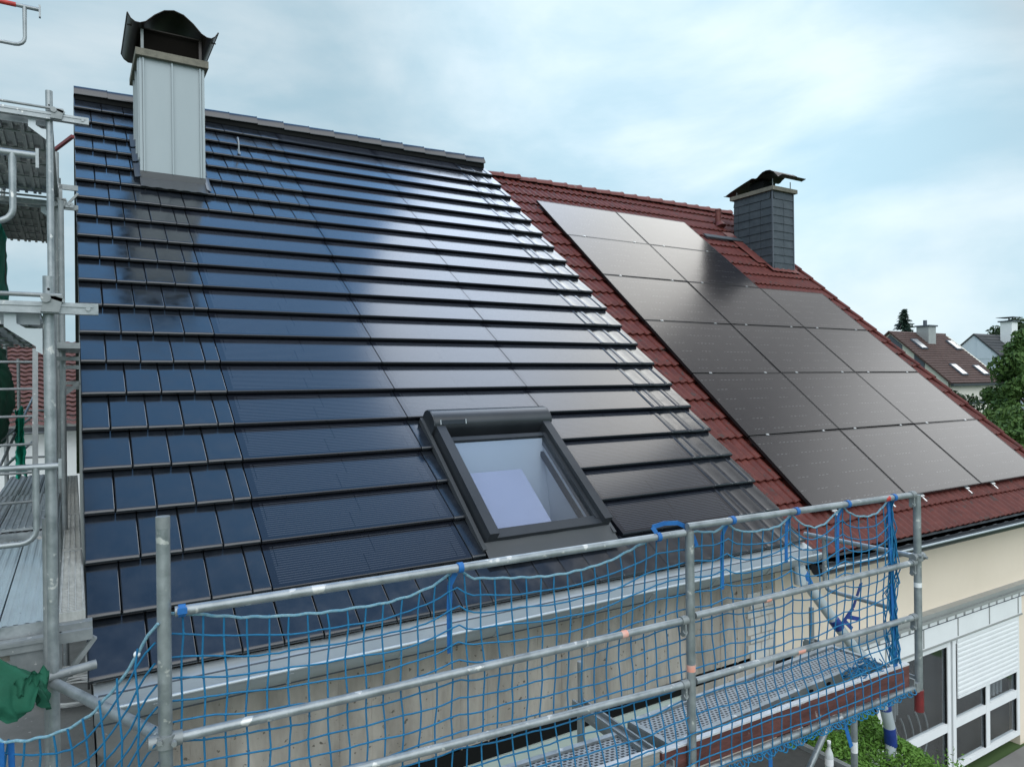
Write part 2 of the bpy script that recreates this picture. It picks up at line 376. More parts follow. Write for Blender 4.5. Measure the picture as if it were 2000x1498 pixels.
def tile_profile(s0, s1, lip=TSTEP):
    """(s, h, smooth) points down the slope of one tile: front lip, rounded nose, long flat back"""
    L_ = lambda q: -(lip-.004)*(q-.022)/(E_+.008)
    return [(s0+.035, -.043), (s0+.012, -.040), (s0+.001, -.022), (s0+.001, -.010), (s0+.006, -.0035), (s0+.014, -.0007), (s0+.022, 0), (s0+.030, L_(.030)), (s0+.06, L_(.06)), (s0+.2, L_(.2)), (s1+.03, L_(E_+.03))]
def tile(mb, x0, x1, s0, s1, rib=False):
    gap = .003; x0 += gap; x1 -= gap
    w = x1-x0
    tilt = random.gauss(0, .0030); dz = random.gauss(0, .0009); ds = random.gauss(0, .0018); yaw_ = random.gauss(0, .0015)
    us = [0, .0035/w, .007/w, .25, .5, .75, 1-.007/w, 1-.0035/w, 1.0]
    if rib: us = sorted(us+[.12, .18, .32, .38, .62, .69, .82, .88])
    def prof(u):
        e = u*w; f_ = (1-u)*w
        h = .0012*math.sin(u*math.pi)
        if e < .0035: h -= (.0035-e)*1.6
        if f_ < .0035: h -= (.0035-f_)*1.6
        if rib: h += .0042*math.exp(-((u-.15)/.09)**2)-.0022*math.exp(-((u-.55)/.2)**2)
        return h
    P = tile_profile(s0, s1); n = len(us); vs = []
    for s_, h in P:
        for u in us:
            k = 1.0 if s_ > s0+.002 else .7
            vs.append((x0+u*w+yaw_*(s_-s0), s_+ds, h+prof(u)*k+tilt*(s_-s0)+dz+random.gauss(0,.0001)))
    fs = [(j*n+i, j*n+i+1, (j+1)*n+i+1, (j+1)*n+i) for j in range(len(P)-1) for i in range(n-1)]
    mb.add(vs, fs, True)
    # closed sides
    for i in (0, n-1):
        side = [vs[j*n+i] for j in range(1, len(P))]
        side += [(side[-1][0], side[-1][1], -.06), (side[0][0], side[0][1]+.02, -.06)]
        mb.add(side, [tuple(range(len(side)))])
tiles = MB(); spots_pv = []
SKX0, SKX1 = 2.672, 3.885
for k in range(1, 22):
    s0 = (21-k)*E_; s1 = s0+E_
    left_end = A0+L if k <= 7 else A0
    if k == 21: left_end = A0+3*L
    odd = k % 2 == 1
    js = []; x = left_end-(W if odd else W/2)
    while x > .1: js.append(x); x -= W
    js = [0.0]+js[::-1]+[left_end]
    for a, b in zip(js, js[1:]):
        if b-a > .05: tile(tiles, a, b, s0, s1)
    rs = A0+3*L; js = [rs, rs+(W if odd else W/2), rs+(W*2 if odd else W*1.5), XR]
    for a, b in zip(js, js[1:]): tile(tiles, a, b, s0, s1, True)
    if k < 21:
        for j in range(3):
            if k <= 7 and j == 0: continue
            if 17 <= k <= 20 and j == 1: continue
            spots_pv.append((A0+j*L, s0))
        if 17 <= k <= 20: tile(tiles, A0+L, A0+L+.125, s0, s1)
# battens and felt under the tiles
tiles.m = 1
for q in ((.02, SKX0+.14, .05, SR+.02), (SKX1-.14, XR-.02, .05, SR+.02), (SKX0+.14, SKX1-.14, .05, .60), (SKX0+.14, SKX1-.14, 1.57, SR+.02)): tiles.box(*q, -.11, -.072)
tiles.m = 0
roof = obj('roof', tiles, [TILE, GAP], house, ROOF)
mb = MB(); Yb = 2*RIDGE_Y                          # the slope behind the ridge
b0 = V((0, Yb, .0)); 
mb.prism([(0, RIDGE_Y, RIDGE_Z-.03), (0, Yb+.1, -.12), (0, Yb+.1, -.2), (0, RIDGE_Y, RIDGE_Z-.13)], (XR,0,0))
obj('rear_slope', mb, TILE, roof)
mb = MB()                                         # verge boards closing the tile edges
for x in (.004, XR-.016): mb.obox((x, .05, -.16), (.012,0,0), (0,SR,0), (0,0,.10))
obj('verge_board', mb, DARKMETAL, roof, ROOF)
mb = MB()
RN = 16; rl = (XR-.02)/RN
for i in range(RN):
    a = i*rl; b = a+rl+.006; tl = random.gauss(0, .003)
    pr = [(-.125,-.075), (-.128,-.058), (-.075,.035), (-.055,.05), (0,.058), (.055,.05), (.075,.035), (.128,-.06)]
    up = .010
    vs = [(a+.004, RIDGE_Y+y, RIDGE_Z+z+.02+tl) for y, z in pr]+[(b-.02, RIDGE_Y+y*1.02, RIDGE_Z+z+.02+up+tl) for y, z in pr]+[(b-.004, RIDGE_Y+y*1.05, RIDGE_Z+z+.02+up+.007+tl) for y, z in pr]
    n = len(pr)
    mb.add(vs, [(j*n+q, j*n+q+1, (j+1)*n+q+1, (j+1)*n+q) for j in range(2) for q in range(n-1)], True)
    mb.add([(b-.004, RIDGE_Y+y*1.05, RIDGE_Z+z+.02+up+.007+tl) for y, z in pr], [tuple(range(n))])
    mb.add([(a+.004, RIDGE_Y+y, RIDGE_Z+z+.02+tl) for y, z in pr], [tuple(range(n))])
obj('ridge_caps', mb, TILE, roof)
mb = MB(); mb.box(.02, XR-.03, RIDGE_Y-.10, RIDGE_Y+.10, RIDGE_Z-.12, RIDGE_Z-.045); obj('ridge_roll', mb, GAP, roof)

# photovoltaic roof tiles, six tiles wide
mb = MB(); lw = L-.006; P = [(.045,-.046), (.014,-.040), (.001,-.024), (0,-.008), (.004,-.002), (.010,0), (E_+.03, -.051)]
vs = [(x, s, h) for s, h in P for x in (.0035, lw)]
mb.add(vs, [(2*i, 2*i+1, 2*i+3, 2*i+2) for i in range(len(P)-1)])
for x in (.003, lw): mb.add([(x, s, h) for s, h in P]+[(x, E_+.03, -.06), (x, .02, -.06)], [tuple(range(len(P)+2))])
mb.m = 1
for i in range(1, 6): mb.box(i*W-.002, i*W+.002, -.002, .012, -.034, -.006)
pv0 = None
for x, s in spots_pv:
    w_ = ROOF @ M.Translation((x, s, random.gauss(0,.0006))) @ M.Rotation(random.gauss(0,.0022), 4, 'X') @ M.Rotation(random.gauss(0,.0005), 4, 'Y')
    if pv0 is None: pv0 = obj('solar_module', mb, [PV, GAP], house, w_)
    else: copy(pv0, w_, house)

# eaves gutter
def xprof(mb, prof, x0, x1, smooth=True, n=1):
    k = len(prof)
    vs = [(x0+(x1-x0)*i/n, y, z) for i in range(n+1) for y, z in prof]
    mb.add(vs, [(i*k+j, i*k+j+1, (i+1)*k+j+1, (i+1)*k+j) for i in range(n) for j in range(k-1)], smooth)
mb = MB()
xprof(mb, [(.05,-.036), (.0,-.058), (-.046,-.076)], .03, XR+.02, False)
xprof(mb, [(-.046,-.076), (-.048,-.10)], .03, XR+.02, False)
gut = [(-.047,-.08), (-.049,-.195), (-.055,-.205), (-.085,-.205), (-.100,-.198), (-.168,-.118), (-.176,-.10)]
xprof(mb, gut, .03, XR+.02)
xprof(mb, [(y*1.0+(-.116-y)*-.03, z-.004) for y, z in gut][::-1], .03, XR+.02)
for x in (.03, XR+.02): mb.add([(x, y, z) for y, z in gut], [tuple(range(len(gut)))])
gutter = obj('gutter', mb, ZINC, house)
mb = MB(); mb.tube([(.03,-.180,-.098), (XR+.02,-.180,-.098)], .0115, 10); obj('gutter_bead', mb, ZINC, gutter)
for i in range(9):
    x = .3+i*.72; mb = MB()
    mb.obox((x,-.171,-.122), (.028,0,0), (0,.068,-.080), (0,-.003,-.003)); mb.obox((x,-.098,-.2085), (.028,0,0), (0,.045,0), (0,0,.003))
    obj('gutter_bracket', mb, ZINC, gutter)
mb = MB(); mb.box(.05, XR-.02, -.045, .36, -.235, -.215); mb.box(.05, XR-.02, -.045, -.03, -.22, -.07); obj('soffit', mb, DGREY, house)

# roof window
sky_w = obj('roof_window', MB().obox((SKX0, .50, -.02), (.085,0,0), (0,1.30,0), (0,0,.142)).obox((SKX1-.085, .50, -.02), (.085,0,0), (0,1.30,0), (0,0,.142))
            .obox((SKX0+.085, .50, -.02), (SKX1-SKX0-.17,0,0), (0,.055,0), (0,0,.085)), DARKMETAL, house, ROOF)
mb = MB()
for a, b, c_, d_, h in ((SKX0+.085, SKX0+.125, .555, 1.62, .07), (SKX1-.125, SKX1-.085, .555, 1.62, .07)): mb.obox((a, c_, -.02), (b-a,0,0), (0,d_-c_,0), (0,0,h+.02))
mb.obox((SKX0+.125, .555, -.02), (SKX1-SKX0-.25,0,0), (0,.035,0), (0,0,.08)); mb.obox((SKX0+.125, 1.585, -.02), (SKX1-SKX0-.25,0,0), (0,.045,0), (0,0,.085))
obj('sash', mb, DARKMETAL, sky_w, ROOF)
mb = MB(); mb.obox((SKX0+.125, .59, .045), (SKX1-SKX0-.25,0,0), (0,.995,0), (0,0,.004)); obj('pane', mb, WIN, sky_w, ROOF)
mb = MB()                                         # rounded roller-shutter hood
prof = [(1.715,-.02), (1.715,.085), (1.722,.125), (1.75,.152), (1.80,.165), (1.87,.160), (1.92,.135), (1.95,.09), (1.955,-.02)]
n = len(prof); x0, x1 = SKX0-.012, SKX1+.012
mb.add([(x0,s,h) for s,h in prof]+[(x1,s,h) for s,h in prof], [(i, i+n, i+n+1, i+1) for i in range(n-1)], True)
for x in (x0-.004, x1+.004): mb.prism([(x-.006,s,h) for s,h in prof], (.012,0,0))
obj('shutter_hood', mb, DARKMETAL, sky_w, ROOF)
mb = MB(); mb.obox((x0+.06, 1.727, .1315), (.24,0,0), (0,.028,.025), (0,-.002,.0025)); obj('solar_cell_strip', mb, PV, sky_w, ROOF)
for x in (x0+.052, x0+.302): obj('cell_trim', MB().obox((x, 1.725, .130), (.006,0,0), (0,.032,.029), (0,-.002,.003)), RAWALU, sky_w, ROOF)
mb = MB()                                         # flashing apron, dressed over the tiles below
mb.grid(lambda u, v: (SKX0-.03+u*(SKX1-SKX0+.06), .50-v*.20, .012-.012*v+.010*math.exp(-v*6)+.0025*math.sin(u*22+v*3)), 40, 8)
mb.obox((SKX0-.05, .44, -.03), (.035,0,0), (0,1.50,0), (0,0,.05)); mb.obox((SKX1+.012, .42, -.03), (.03,0,0), (0,1.52,0), (0,0,.05))
obj('flashing', mb, LEAD, sky_w, ROOF)
mb = MB()                                         # plastered light shaft inside the window
a, b, c_, d_ = SKX0+.125, SKX1-.125, .59, 1.585
p = [rp(a,c_,.03), rp(b,c_,.03), rp(b,d_,.03), rp(a,d_,.03)]; q = [V((a-.25, p[0].y+.02, p[0].z-.85)), V((b+.25, p[1].y+.02, p[1].z-.85)), V((b+.25, p[2].y+.1, p[0].z-.9)), V((a-.25, p[2].y+.1, p[0].z-.9))]
mb.add(p+q, [(0,1,5,4), (1,2,6,5), (2,3,7,6), (3,0,4,7), (4,5,6,7)])
obj('light_shaft', mb, PLASTER, sky_w)
mb = MB(); mb.obox(rp(a+.03, c_+.03, -.10), (.62,0,0), (0, .70*CT, .70*ST), (0,0,.01)); obj('inner_blind', mb, LILAC, sky_w)

# metal-clad chimney
CX0, CX1, CY0, CY1 = .642, 1.317, 4.68, 5.56
mb = MB(); mb.box(CX0, CX1, CY0, CY1, 3.9, 5.345)
chim = obj('chimney', mb, CLAD, house)
mb = MB()
for x in (CX0+.035, .976, CX1-.04): mb.box(x-.008, x+.008, CY0-.028, CY0, 4.04, 5.335)
for y in (CY0+.03, CY0+.12, CY0+.42, CY0+.72): mb.box(CX0-.022, CX0, y-.006, y+.006, 4.2, 5.335)
mb.box(CX0-.008, CX0+.02, CY0-.012, CY0+.03, 4.035, 5.335); mb.box(CX1-.02, CX1+.008, CY0-.012, CY0+.03, 4.03, 5.335)
obj('standing_seam', mb, CLAD, chim)
mb = MB()
def slabpt(u, v): return 0
mb.box(CX0-.045, CX1+.05, CY0-.06, CY1+.06, 5.345, 5.425)
obj('crown_slab', mb, CROWN, chim)
mb = MB()                                         # bent sheet cowl: wave profile across x
cw = [(-.115,.30), (-.085,.245), (-.04,.215), (.01,.215), (.07,.245), (.16,.34), (.26,.415), (.36,.44), (.46,.415), (.56,.34), (.65,.245), (.71,.215), (.76,.215), (.80,.245), (.835,.30)]
xa = CX0-.01; z0 = 5.425+.03; ya, yb = CY0-.13, CY1+.16
k = len(cw)
for dz in (0, .006):
    vs = [(xa+x, y, z0+z+dz) for y in (ya, yb) for x, z in cw]
    mb.add(vs, [(i, i+1, k+i+1, k+i) for i in range(k-1)], True)
for y in (ya, yb): mb.tube([(xa+x, y, z0+z+.003) for x, z in cw], .007, 6)
for x, z in (cw[0], cw[-1]): mb.tube([(xa+x, ya, z0+z+.003), (xa+x, yb, z0+z+.003)], .009, 6)
cowl = obj('cowl', mb, COWLM, chim)
for x in (CX0+.03, CX1-.03):
    for y in (CY0+.02, CY1-.04): obj('cowl_stay', MB().beam((x, y, 5.42), (x, y, z0+.22), .03, .006, (0,1,0)), GALVD if x < 1 and y < 5 else COWLM, cowl)
obj('cowl_rod', MB().tube([(xa-.11, CY0+.02, z0+.235), (xa+.83, CY0+.02, z0+.235)], .008, 6), COWLM, cowl)
mb = MB(); mb.box(CX0+.03, CX1-.03, CY0+.06, CY1-.06, 5.425, 5.70); obj('flue', mb, FLUEDK, chim)
mb = MB()                                         # lead apron and stepped side flashing
mb.box(CX0-.01, CX1+.01, CY0-.016, CY0, 3.86, 4.045)
mb.grid(lambda u, v: rp(CX0-.015+u*(CX1-CX0+.03), 6.10-v*.19, .022-.012*v+.004*math.sin(u*31)*v), 24, 6)
for i in range(3):
    s = 6.13+i*E_
    mb.grid(lambda u, v, s=s: rp(CX0-.065+u*.065, s-.02+v*(E_-.05), .014+.02*u*u), 4, 4)
    mb.grid(lambda u, v, s=s: rp(CX1+u*.06, s-.16+v*(E_-.05), .014+.02*(1-u)**2), 4, 4)
obj('flashing', mb, LEAD, chim)
mb = MB(); mb.tube([rp(1.872, 7.26, 0), rp(1.872, 7.30, .05), rp(1.872, 7.37, .10), rp(1.872, 7.45, .115), rp(1.872, 7.47, .10)], .011, 8); mb.beam(rp(1.872,7.18,.006), rp(1.872,7.32,.006), .03, .008)
obj('safety_hook', mb, GALV, house)

# ------------------------------------------------------------------ the neighbour's house under the red roof
HR = -.123
S_T, S_B = 8.24, -.13
RX0, RX1 = XR-.10, 12.28
red = thing('row_house', 'cream row house with dark red wavy tile roof and slate chimney', 'house', (9.2, 3.0, GZ))
RY, RZ = rp(0, S_T, HR)[1], rp(0, S_T, HR)[2]
mb = MB(); y0, y1 = .365, 2*RY-.365
x0 = XR-.018
mb.prism([(x0,y0,-1.29), (x0,y1,-1.29), (x0,y1,.365/CT*ST+HR-.2), (x0,RY,RZ-.2), (x0,y0,.365/CT*ST+HR-.2)], (RX1-.2-x0,0,0))
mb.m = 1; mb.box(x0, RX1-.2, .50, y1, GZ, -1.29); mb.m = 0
mb.box(11.25, RX1-.2, .365, .50, GZ, -1.29)
wall2 = obj('wall', mb, [RENDER, DARKIN], red)
mb = MB()
EXP = .336; nrow = int((S_T-S_B)/EXP)+1
wl_ = .1235
def wave(x):
    p = ((x-RX0) % wl_)/wl_
    return .031*(.5+.5*math.cos(2*math.pi*(p-.36)))**.8+(.006 if .80 < p < .93 else 0)
for r_ in range(nrow):
    s0 = S_B+r_*EXP; s1 = min(s0+EXP+.03, S_T+.02)
    nx = int((RX1-RX0)/wl_*10)
    sh = random.gauss(0, .003)
    rows = [(s0+.03, -.026), (s0+.004, -.024), (s0, -.004), (s0+.012, 0), (s1, -.034)]
    vs = []
    for j, (s, h) in enumerate(rows):
        for i in range(nx+1):
            x = RX0+(RX1-RX0)*i/nx; tn = int((x-RX0)/(2*wl_))
            jit = math.sin(tn*12.9898+r_*78.233)*.003
            vs.append((x, s+(jit if j < 4 else 0), HR-.012+h+wave(x)+jit*.4))
    w_ = nx+1
    mb.add(vs, [(j*w_+i, j*w_+i+1, (j+1)*w_+i+1, (j+1)*w_+i) for j in range(len(rows)-1) for i in range(nx)], True)
mb.box(RX0, RX1-.01, S_B+.03, S_T-.02, HR-.12, HR-.06)
# raised verge tiles
for r_ in range(nrow):
    s0 = S_B+r_*EXP; mb.tube([(RX1, s0, HR+.006), (RX1, s0+EXP+.03, HR-.008)], [.040, .034], 8)
roof2 = obj('roof', mb, REDTILE, red, ROOF)
mb = MB(); mb.prism([(RX0, RY, RZ-.02), (RX0, 2*RY+.1, -.2), (RX0, 2*RY+.1, -.28), (RX0, RY, RZ-.15)], (RX1-RX0,0,0)); obj('rear_slope', mb, REDTILE, roof2)
mb = MB(); n_r = 18; rl = (RX1-.05-RX0-.1)/n_r
for i in range(n_r):
    a = RX0+.1+i*rl; b = a+rl+.03; tl = random.gauss(0,.003); m_ = 8
    vs = []
    for x, k_, dz in ((a,.88,-.006), (b-.06,1.0,0), (b,1.04,.010)):
        for j in range(m_+1):
            t_ = math.pi*j/m_; vs.append((x, RY-.115*k_*math.cos(t_), RZ-.045+.115*k_*math.sin(t_)*.85+dz+tl))
    n = m_+1
    mb.add(vs, [(r_*n+j, r_*n+j+1, (r_+1)*n+j+1, (r_+1)*n+j) for r_ in range(2) for j in range(m_)], True)
    mb.add(vs[-n:], [tuple(range(n))]); mb.add(vs[:n], [tuple(range(n))])
obj('ridge_caps', mb, REDRIDGE, roof2)
mb = MB(); p_ = rp(11.30, 7.50, HR)
mb.tube([p_+V((0,0,-.05)), p_+V((0,0,.30)), p_+V((0,0,.305))], [.062,.058,.058], 14); mb.tube([p_+V((0,0,.30)), p_+V((0,0,.325))], .066, 14); mb.tube([p_+V((0,-.06,-.04)), p_+V((0,-.02,.06))], [.12,.064], 12)
obj('vent_pipe', mb, REDRIDGE, red)
# slate-hung chimney
KX0, KX1, KY0, KY1 = 11.385, 11.985, 4.54, 5.46
zb = rp(0,5.9,HR)[2]-.15; zt = zb+1.62
def solve_top(): return zt
mb = MB(); mb.box(KX0, KX1, KY0, KY1, zb, zt); kc = obj('chimney', mb, SLATE2, red)
mb = MB(); nr = 10
for i in range(nr):
    za = zb+.10+i*(zt-zb-.1)/nr; zc = za+(zt-zb-.1)/nr
    if i in (0, nr-1):                            # upright fan course top and bottom
        for f_ in range(6):
            a = KX0+.02+f_*(KX1-KX0-.04)/6; w_ = (KX1-KX0-.04)/6
            mb.prism([(a+.004, KY0-.012, zc-.004), (a+w_-.006, KY0-.014, zc-.004), (a+w_+.018, KY0-.020, za+.03), (a+w_+.02, KY0-.022, za+.004), (a+.03, KY0-.018, za+.004), (a+.01, KY0-.014, za+.06)], (0,.008,0))
        for f_ in range(9):
            w_ = (KY1-KY0-.04)/9; a = KY0+.02+f_*w_
            mb.prism([(KX0-.012, a+.004, zc-.004), (KX0-.014, a+w_-.006, zc-.004), (KX0-.02, a+w_+.018, za+.03), (KX0-.022, a+w_+.02, za+.004), (KX0-.018, a+.03, za+.004), (KX0-.014, a+.01, za+.06)], (.008,0,0))
    else:
        for x0_, x1_ in ((KX0+.0, KX0+.31), (KX0+.312, KX1)):
            mb.prism([(x0_+.003, KY0-.022, za-.006), (x0_+.003, KY0-.008, zc), (x0_+.003, KY0, zc), (x0_+.003, KY0, za)], (x1_-x0_-.006,0,0))
        for y0_, y1_ in ((KY0, KY0+.26), (KY0+.263, KY0+.53), (KY0+.533, KY0+.80), (KY0+.803, KY1)):
            mb.prism([(KX0-.022, y0_+.003, za-.006), (KX0-.008, y0_+.003, zc), (KX0, y0_+.003, zc), (KX0, y0_+.003, za)], (0, y1_-y0_-.006, 0))
obj('slate_cladding', mb, SLATE, kc)
mb = MB()
for x, y in ((KX0-.012, KY0-.012), (KX1+.004, KY0-.012)): mb.box(x-.012, x+.012, y-.014, y+.012, zb+.05, zt)
obj('corner_strip', mb, DGREY, kc)
mb = MB(); mb.box(KX0-.06, KX1+.07, KY0-.07, KY1+.06, zt, zt+.075); obj('crown_slab', mb, CROWN, kc)
mb = MB(); zz = zt+.075
wv = [(q_, z_*.82) for q_, z_ in [(-.30,.015), (-.27,.0), (-.15,.06), (.0,.12), (.18,.185), (.36,.245), (.40,.235), (.44,.215), (.48,.222), (.53,.27), (.60,.32), (.68,.335), (.76,.32), (.84,.255), (.90,.165), (.94,.11), (.985,.125), (1.03,.14)]]
# wave runs along the depth of the stack (y), sheet spans across x
ys = [KY1+.24-t_*(KY1-KY0+.50) for t_ in [ (q+.30)/1.33 for q, _ in wv]]
for dz in (0,.006):
    mb.add([(x, y, zz+.05+z+dz) for x in (KX0-.02, KX1+.06) for y, (_, z) in zip(ys, wv)], [(i, i+1, len(wv)+i+1, len(wv)+i) for i in range(len(wv)-1)], True)
for x in (KX0-.02, KX1+.06): mb.tube([(x, y, zz+.053+z) for y, (_, z) in zip(ys, wv)], .008, 6)
cw2 = obj('cowl', mb, COWLM, kc)
for x in (KX0+.05, KX1-.03):
    for y, h in ((KY0+.02, .16), (KY1-.03, .09)): obj('cowl_stay', MB().beam((x, y, zz-.01), (x, y, zz+h), .02, .008, (0,1,0)), GALVD, cw2)
mb = MB(); mb.box(KX0+.12, KX1-.12, KY0+.30, KY1-.30, zz, zz+.20); obj('flue', mb, GAP, kc)
mb = MB(); mb.grid(lambda u, v: rp(KX0-.10+u*(KX1-KX0+.20), 5.98-v*.24, HR+.028+.006*math.sin(u*30)), 20, 4)
mb.grid(lambda u, v: rp(KX0-.30+u*.30, 6.0+v*1.15, HR+.030), 6, 6)
obj('flashing', mb, REDRIDGE, kc)
mb = MB(); mb.obox(rp(10.36, 6.80, HR+.03), (1.02,0,0), (0,.11*CT,.11*ST), (0,-.010,.016)); mb.tube([rp(10.36,6.80,HR+.045), rp(11.38,6.80,HR+.045)], .014, 8)
obj('walkway_step', mb, SLATE, red)
# dark gutter of the red roof
mb = MB(); gx0, gx1 = XR+.02, RX1+.02
gy, gz = rp(0, S_B, HR)[1]-.08, rp(0, S_B, HR)[2]-.085
gut = [(gy+.075, gz+.05)]+[(gy+.075*math.cos(t_), gz-.075*math.sin(t_)) for t_ in [math.pi*i/10 for i in range(11)]]
xprof(mb, gut, gx0, gx1); xprof(mb, [(y, z-.005) for y, z in gut][::-1], gx0, gx1)
for x in (gx0, gx1): mb.add([(x, y, z) for y, z in gut], [tuple(range(len(gut)))])
mb.box(gx0, gx1, gy+.07, .366, gz-.03, gz-.01)
g2 = obj('gutter', mb, DARKMETAL, red)
mb = MB(); mb.tube([(gx0, gy-.077, gz+.002), (gx1, gy-.077, gz+.002)], .0125, 10); obj('gutter_bead', mb, ZINC, g2)
mb = MB(); mb.grid(lambda u, v: rp(gx0+u*(gx1-gx0), S_B+.01-v*.07, HR-.045-.018*v+.006*math.sin(u*140+v)), 160, 3); obj('eaves_strip', mb, LEAD, g2)

# facade below: awning rail, panel band, windows, shutter
mb = MB(); mb.box(6.30, 11.9, .26, .365, -1.335, -1.29); mb.box(6.30, 11.9, .29, .365, -1.37, -1.335); mb.box(6.30, 11.9, .27, .365, -1.405, -1.37)
obj('awning_rail', mb, GREYTRIM, red)
mb = MB(); 
for i in range(26): mb.box(6.35+i*.21, 6.35+i*.21+.16, .318, .33, -1.475, -1.405)
mb.m = 1; mb.box(6.30, 11.9, .330, .365, -1.48, -1.405)
obj('roller_band', mb, [WHITE, GREYTRIM], red)
mb = MB(); mb.box(6.30, 11.9, .325, .365, -1.492, -1.481); obj('band_trim', mb, DGREY, red)
mb = MB(); mb.box(6.30, 11.26, .335, .49, -1.735, -1.485)
obj('panel_band', mb, WHITE, red)
mb = MB()
for i in range(7):
    x = 6.35+i*.80; mb.box(x-.006, x+.006, .325, .334, -1.72, -1.485)
mb.box(6.30, 11.26, .322, .334, -1.755, -1.735); obj('panel_joint', mb, GREYTRIM, red)
def window(x0, x1, z0, z1, bars_x=(), bars_z=()):
    m_ = MB(); y0_, y1_ = .36, .43; fw = .075
    m_.box(x0, x0+fw, y0_, y1_, z0, z1); m_.box(x1-fw, x1, y0_, y1_, z0, z1); m_.box(x0+fw, x1-fw, y0_, y1_, z1-fw, z1); m_.box(x0+fw, x1-fw, y0_, y1_, z0, z0+fw)
    for x in bars_x: m_.box(x-.05, x+.05, y0_+.003, y1_-.003, z0+fw, z1-fw)
    for z in bars_z: m_.box(x0+fw, x1-fw, y0_+.006, y1_-.006, z-.055, z+.055)
    w_ = obj('window', m_, WHITE, red)
    m_ = MB(); m_.box(x0+fw*.5, x1-fw*.5, y0_+.030, y0_+.036, z0+.02, z1-.02); obj('pane', m_, WIN, w_)
    m_ = MB()
    xs = [x0+fw]+[q for b in bars_x for q in (b-.05, b+.05)]+[x1-fw]
    for a, b in zip(xs[::2], xs[1::2]):
        for q in (a, b-.022): m_.box(q, q+.022, y0_+.012, y0_+.028, z0+fw, z1-fw)
    obj('seal', m_, GAP, w_)
    return w_
window(6.40, 7.90, -3.45, -1.755, (), (-2.9,))
window(7.90, 9.42, -3.45, -1.755, (), (-2.86,))
w3 = window(9.47, 11.24, -3.45, -1.755, (10.36,), (-2.86,))
mb = MB()
for i in range(12):
    z = -1.765-i*.062
    mb.prism([(9.56, .345, z), (9.56, .338, z-.02), (9.56, .340, z-.05), (9.56, .348, z-.060), (9.56, .356, z-.060), (9.56,.356,z)], (1.60,0,0))
mb.box(9.56, 11.16, .336, .356, -2.53, -2.509)
obj('roller_shutter', mb, WHITE, red)
mb = MB()                                         # curtains and clutter behind panes; wavy pale tubes stand in for reflections
for i in range(9):
    x = 7.98+i*.05; mb.tube([(x, .46, -1.8), (x+.01, .47, -2.6+random.random()*.2)], .02, 6)
mb.box(6.6, 7.4, .46, .48, -3.2, -2.75)
for i in range(5): mb.tube([(8.3+i*.16+.12*math.sin(j*.5), .46, -2.55-.1*j) for j in range(8)], .012, 5)
for i in range(4): mb.tube([(10.62+i*.1, .46, -1.9), (10.60+i*.1, .465, -2.8)], .03, 6)
obj('curtain_and_reflection', mb, GREYTRIM, red)

# ------------------------------------------------------------------ solar panels lying on the red roof
PX0, PS0, PW, PH, HP = 6.632, 7.237, 1.7254, 1.15055, -.041
mb = MB(); w_, h_ = PW-.018, PH-.016
mb.obox((.012,.012,-.004), (w_-.024,0,0), (0,h_-.024,0), (0,0,.002))
glassm = mb
fr_ = MB(); t_ = .012
for o_, a, b in (((0,0,-.035), (w_,0,0), (0,t_,0)), ((0,h_-t_,-.035), (w_,0,0), (0,t_,0)), ((0,t_,-.035), (t_,0,0), (0,h_-2*t_,0)), ((w_-t_,t_,-.035), (t_,0,0), (0,h_-2*t_,0))): fr_.obox(o_, a, b, (0,0,.035))
cl = MB(); cl.obox((0, h_-.004, -.004), (.045,0,0), (0,.026,0), (0,0,.007)); cl.obox((.012, h_+.002, .0028), (.02,0,0), (0,.014,0), (0,0,.005))
hk = MB(); hk.obox((0, -.10, -.045), (.028,0,0), (0,.10,0), (0,0,.008)); hk.obox((-.03, -.03, -.0372), (.085,0,0), (0,.03,0), (0,0,.012))
gmesh, fmesh, cmesh, hmesh = glassm.mesh('glass', PANEL), fr_.mesh('frame', BLACKALU), cl.mesh('clamp', RAWALU), hk.mesh('rail_end', RAWALU)
coln = ['left', 'middle', 'right']; rown = ['topmost', 'second', 'third', 'fourth', 'fifth', 'lowest']
for c_ in range(3):
    for r_ in range(6):
        if c_ == 2 and r_ < 2: continue
        s = PS0-(r_+1)*PH
        wmx = ROOF @ M.Translation((PX0+c_*PW+.009, s+.008, HP+random.gauss(0,.001))) @ M.Rotation(random.gauss(0,.0025), 4, 'X') @ M.Rotation(random.gauss(0,.0018), 4, 'Y')
        if c_ < 2: lab = f'black solar panel, {rown[r_]} of six in the {coln[c_]} column on the red roof'
        else: lab = f'black solar panel, {["topmost","second","third","lowest"][r_-2]} of four in the short column along the red verge'
        p = link('solar_panel', None, None, wmx); p.empty_display_size = .2
        tag(p, lab, 'solar panel', 'black solar panels on the red roof')
        link('glass', gmesh, p, wmx); link('frame', fmesh, p, wmx)
        for x in (.30, w_-.345):
            wx = wmx @ M.Translation((x, 0, 0))
            if r_ > 0 and not (c_ == 2 and r_ == 2): link('clamp', cmesh, p, wx)
            if r_ == 5: link('rail_end', hmesh, p, wx)

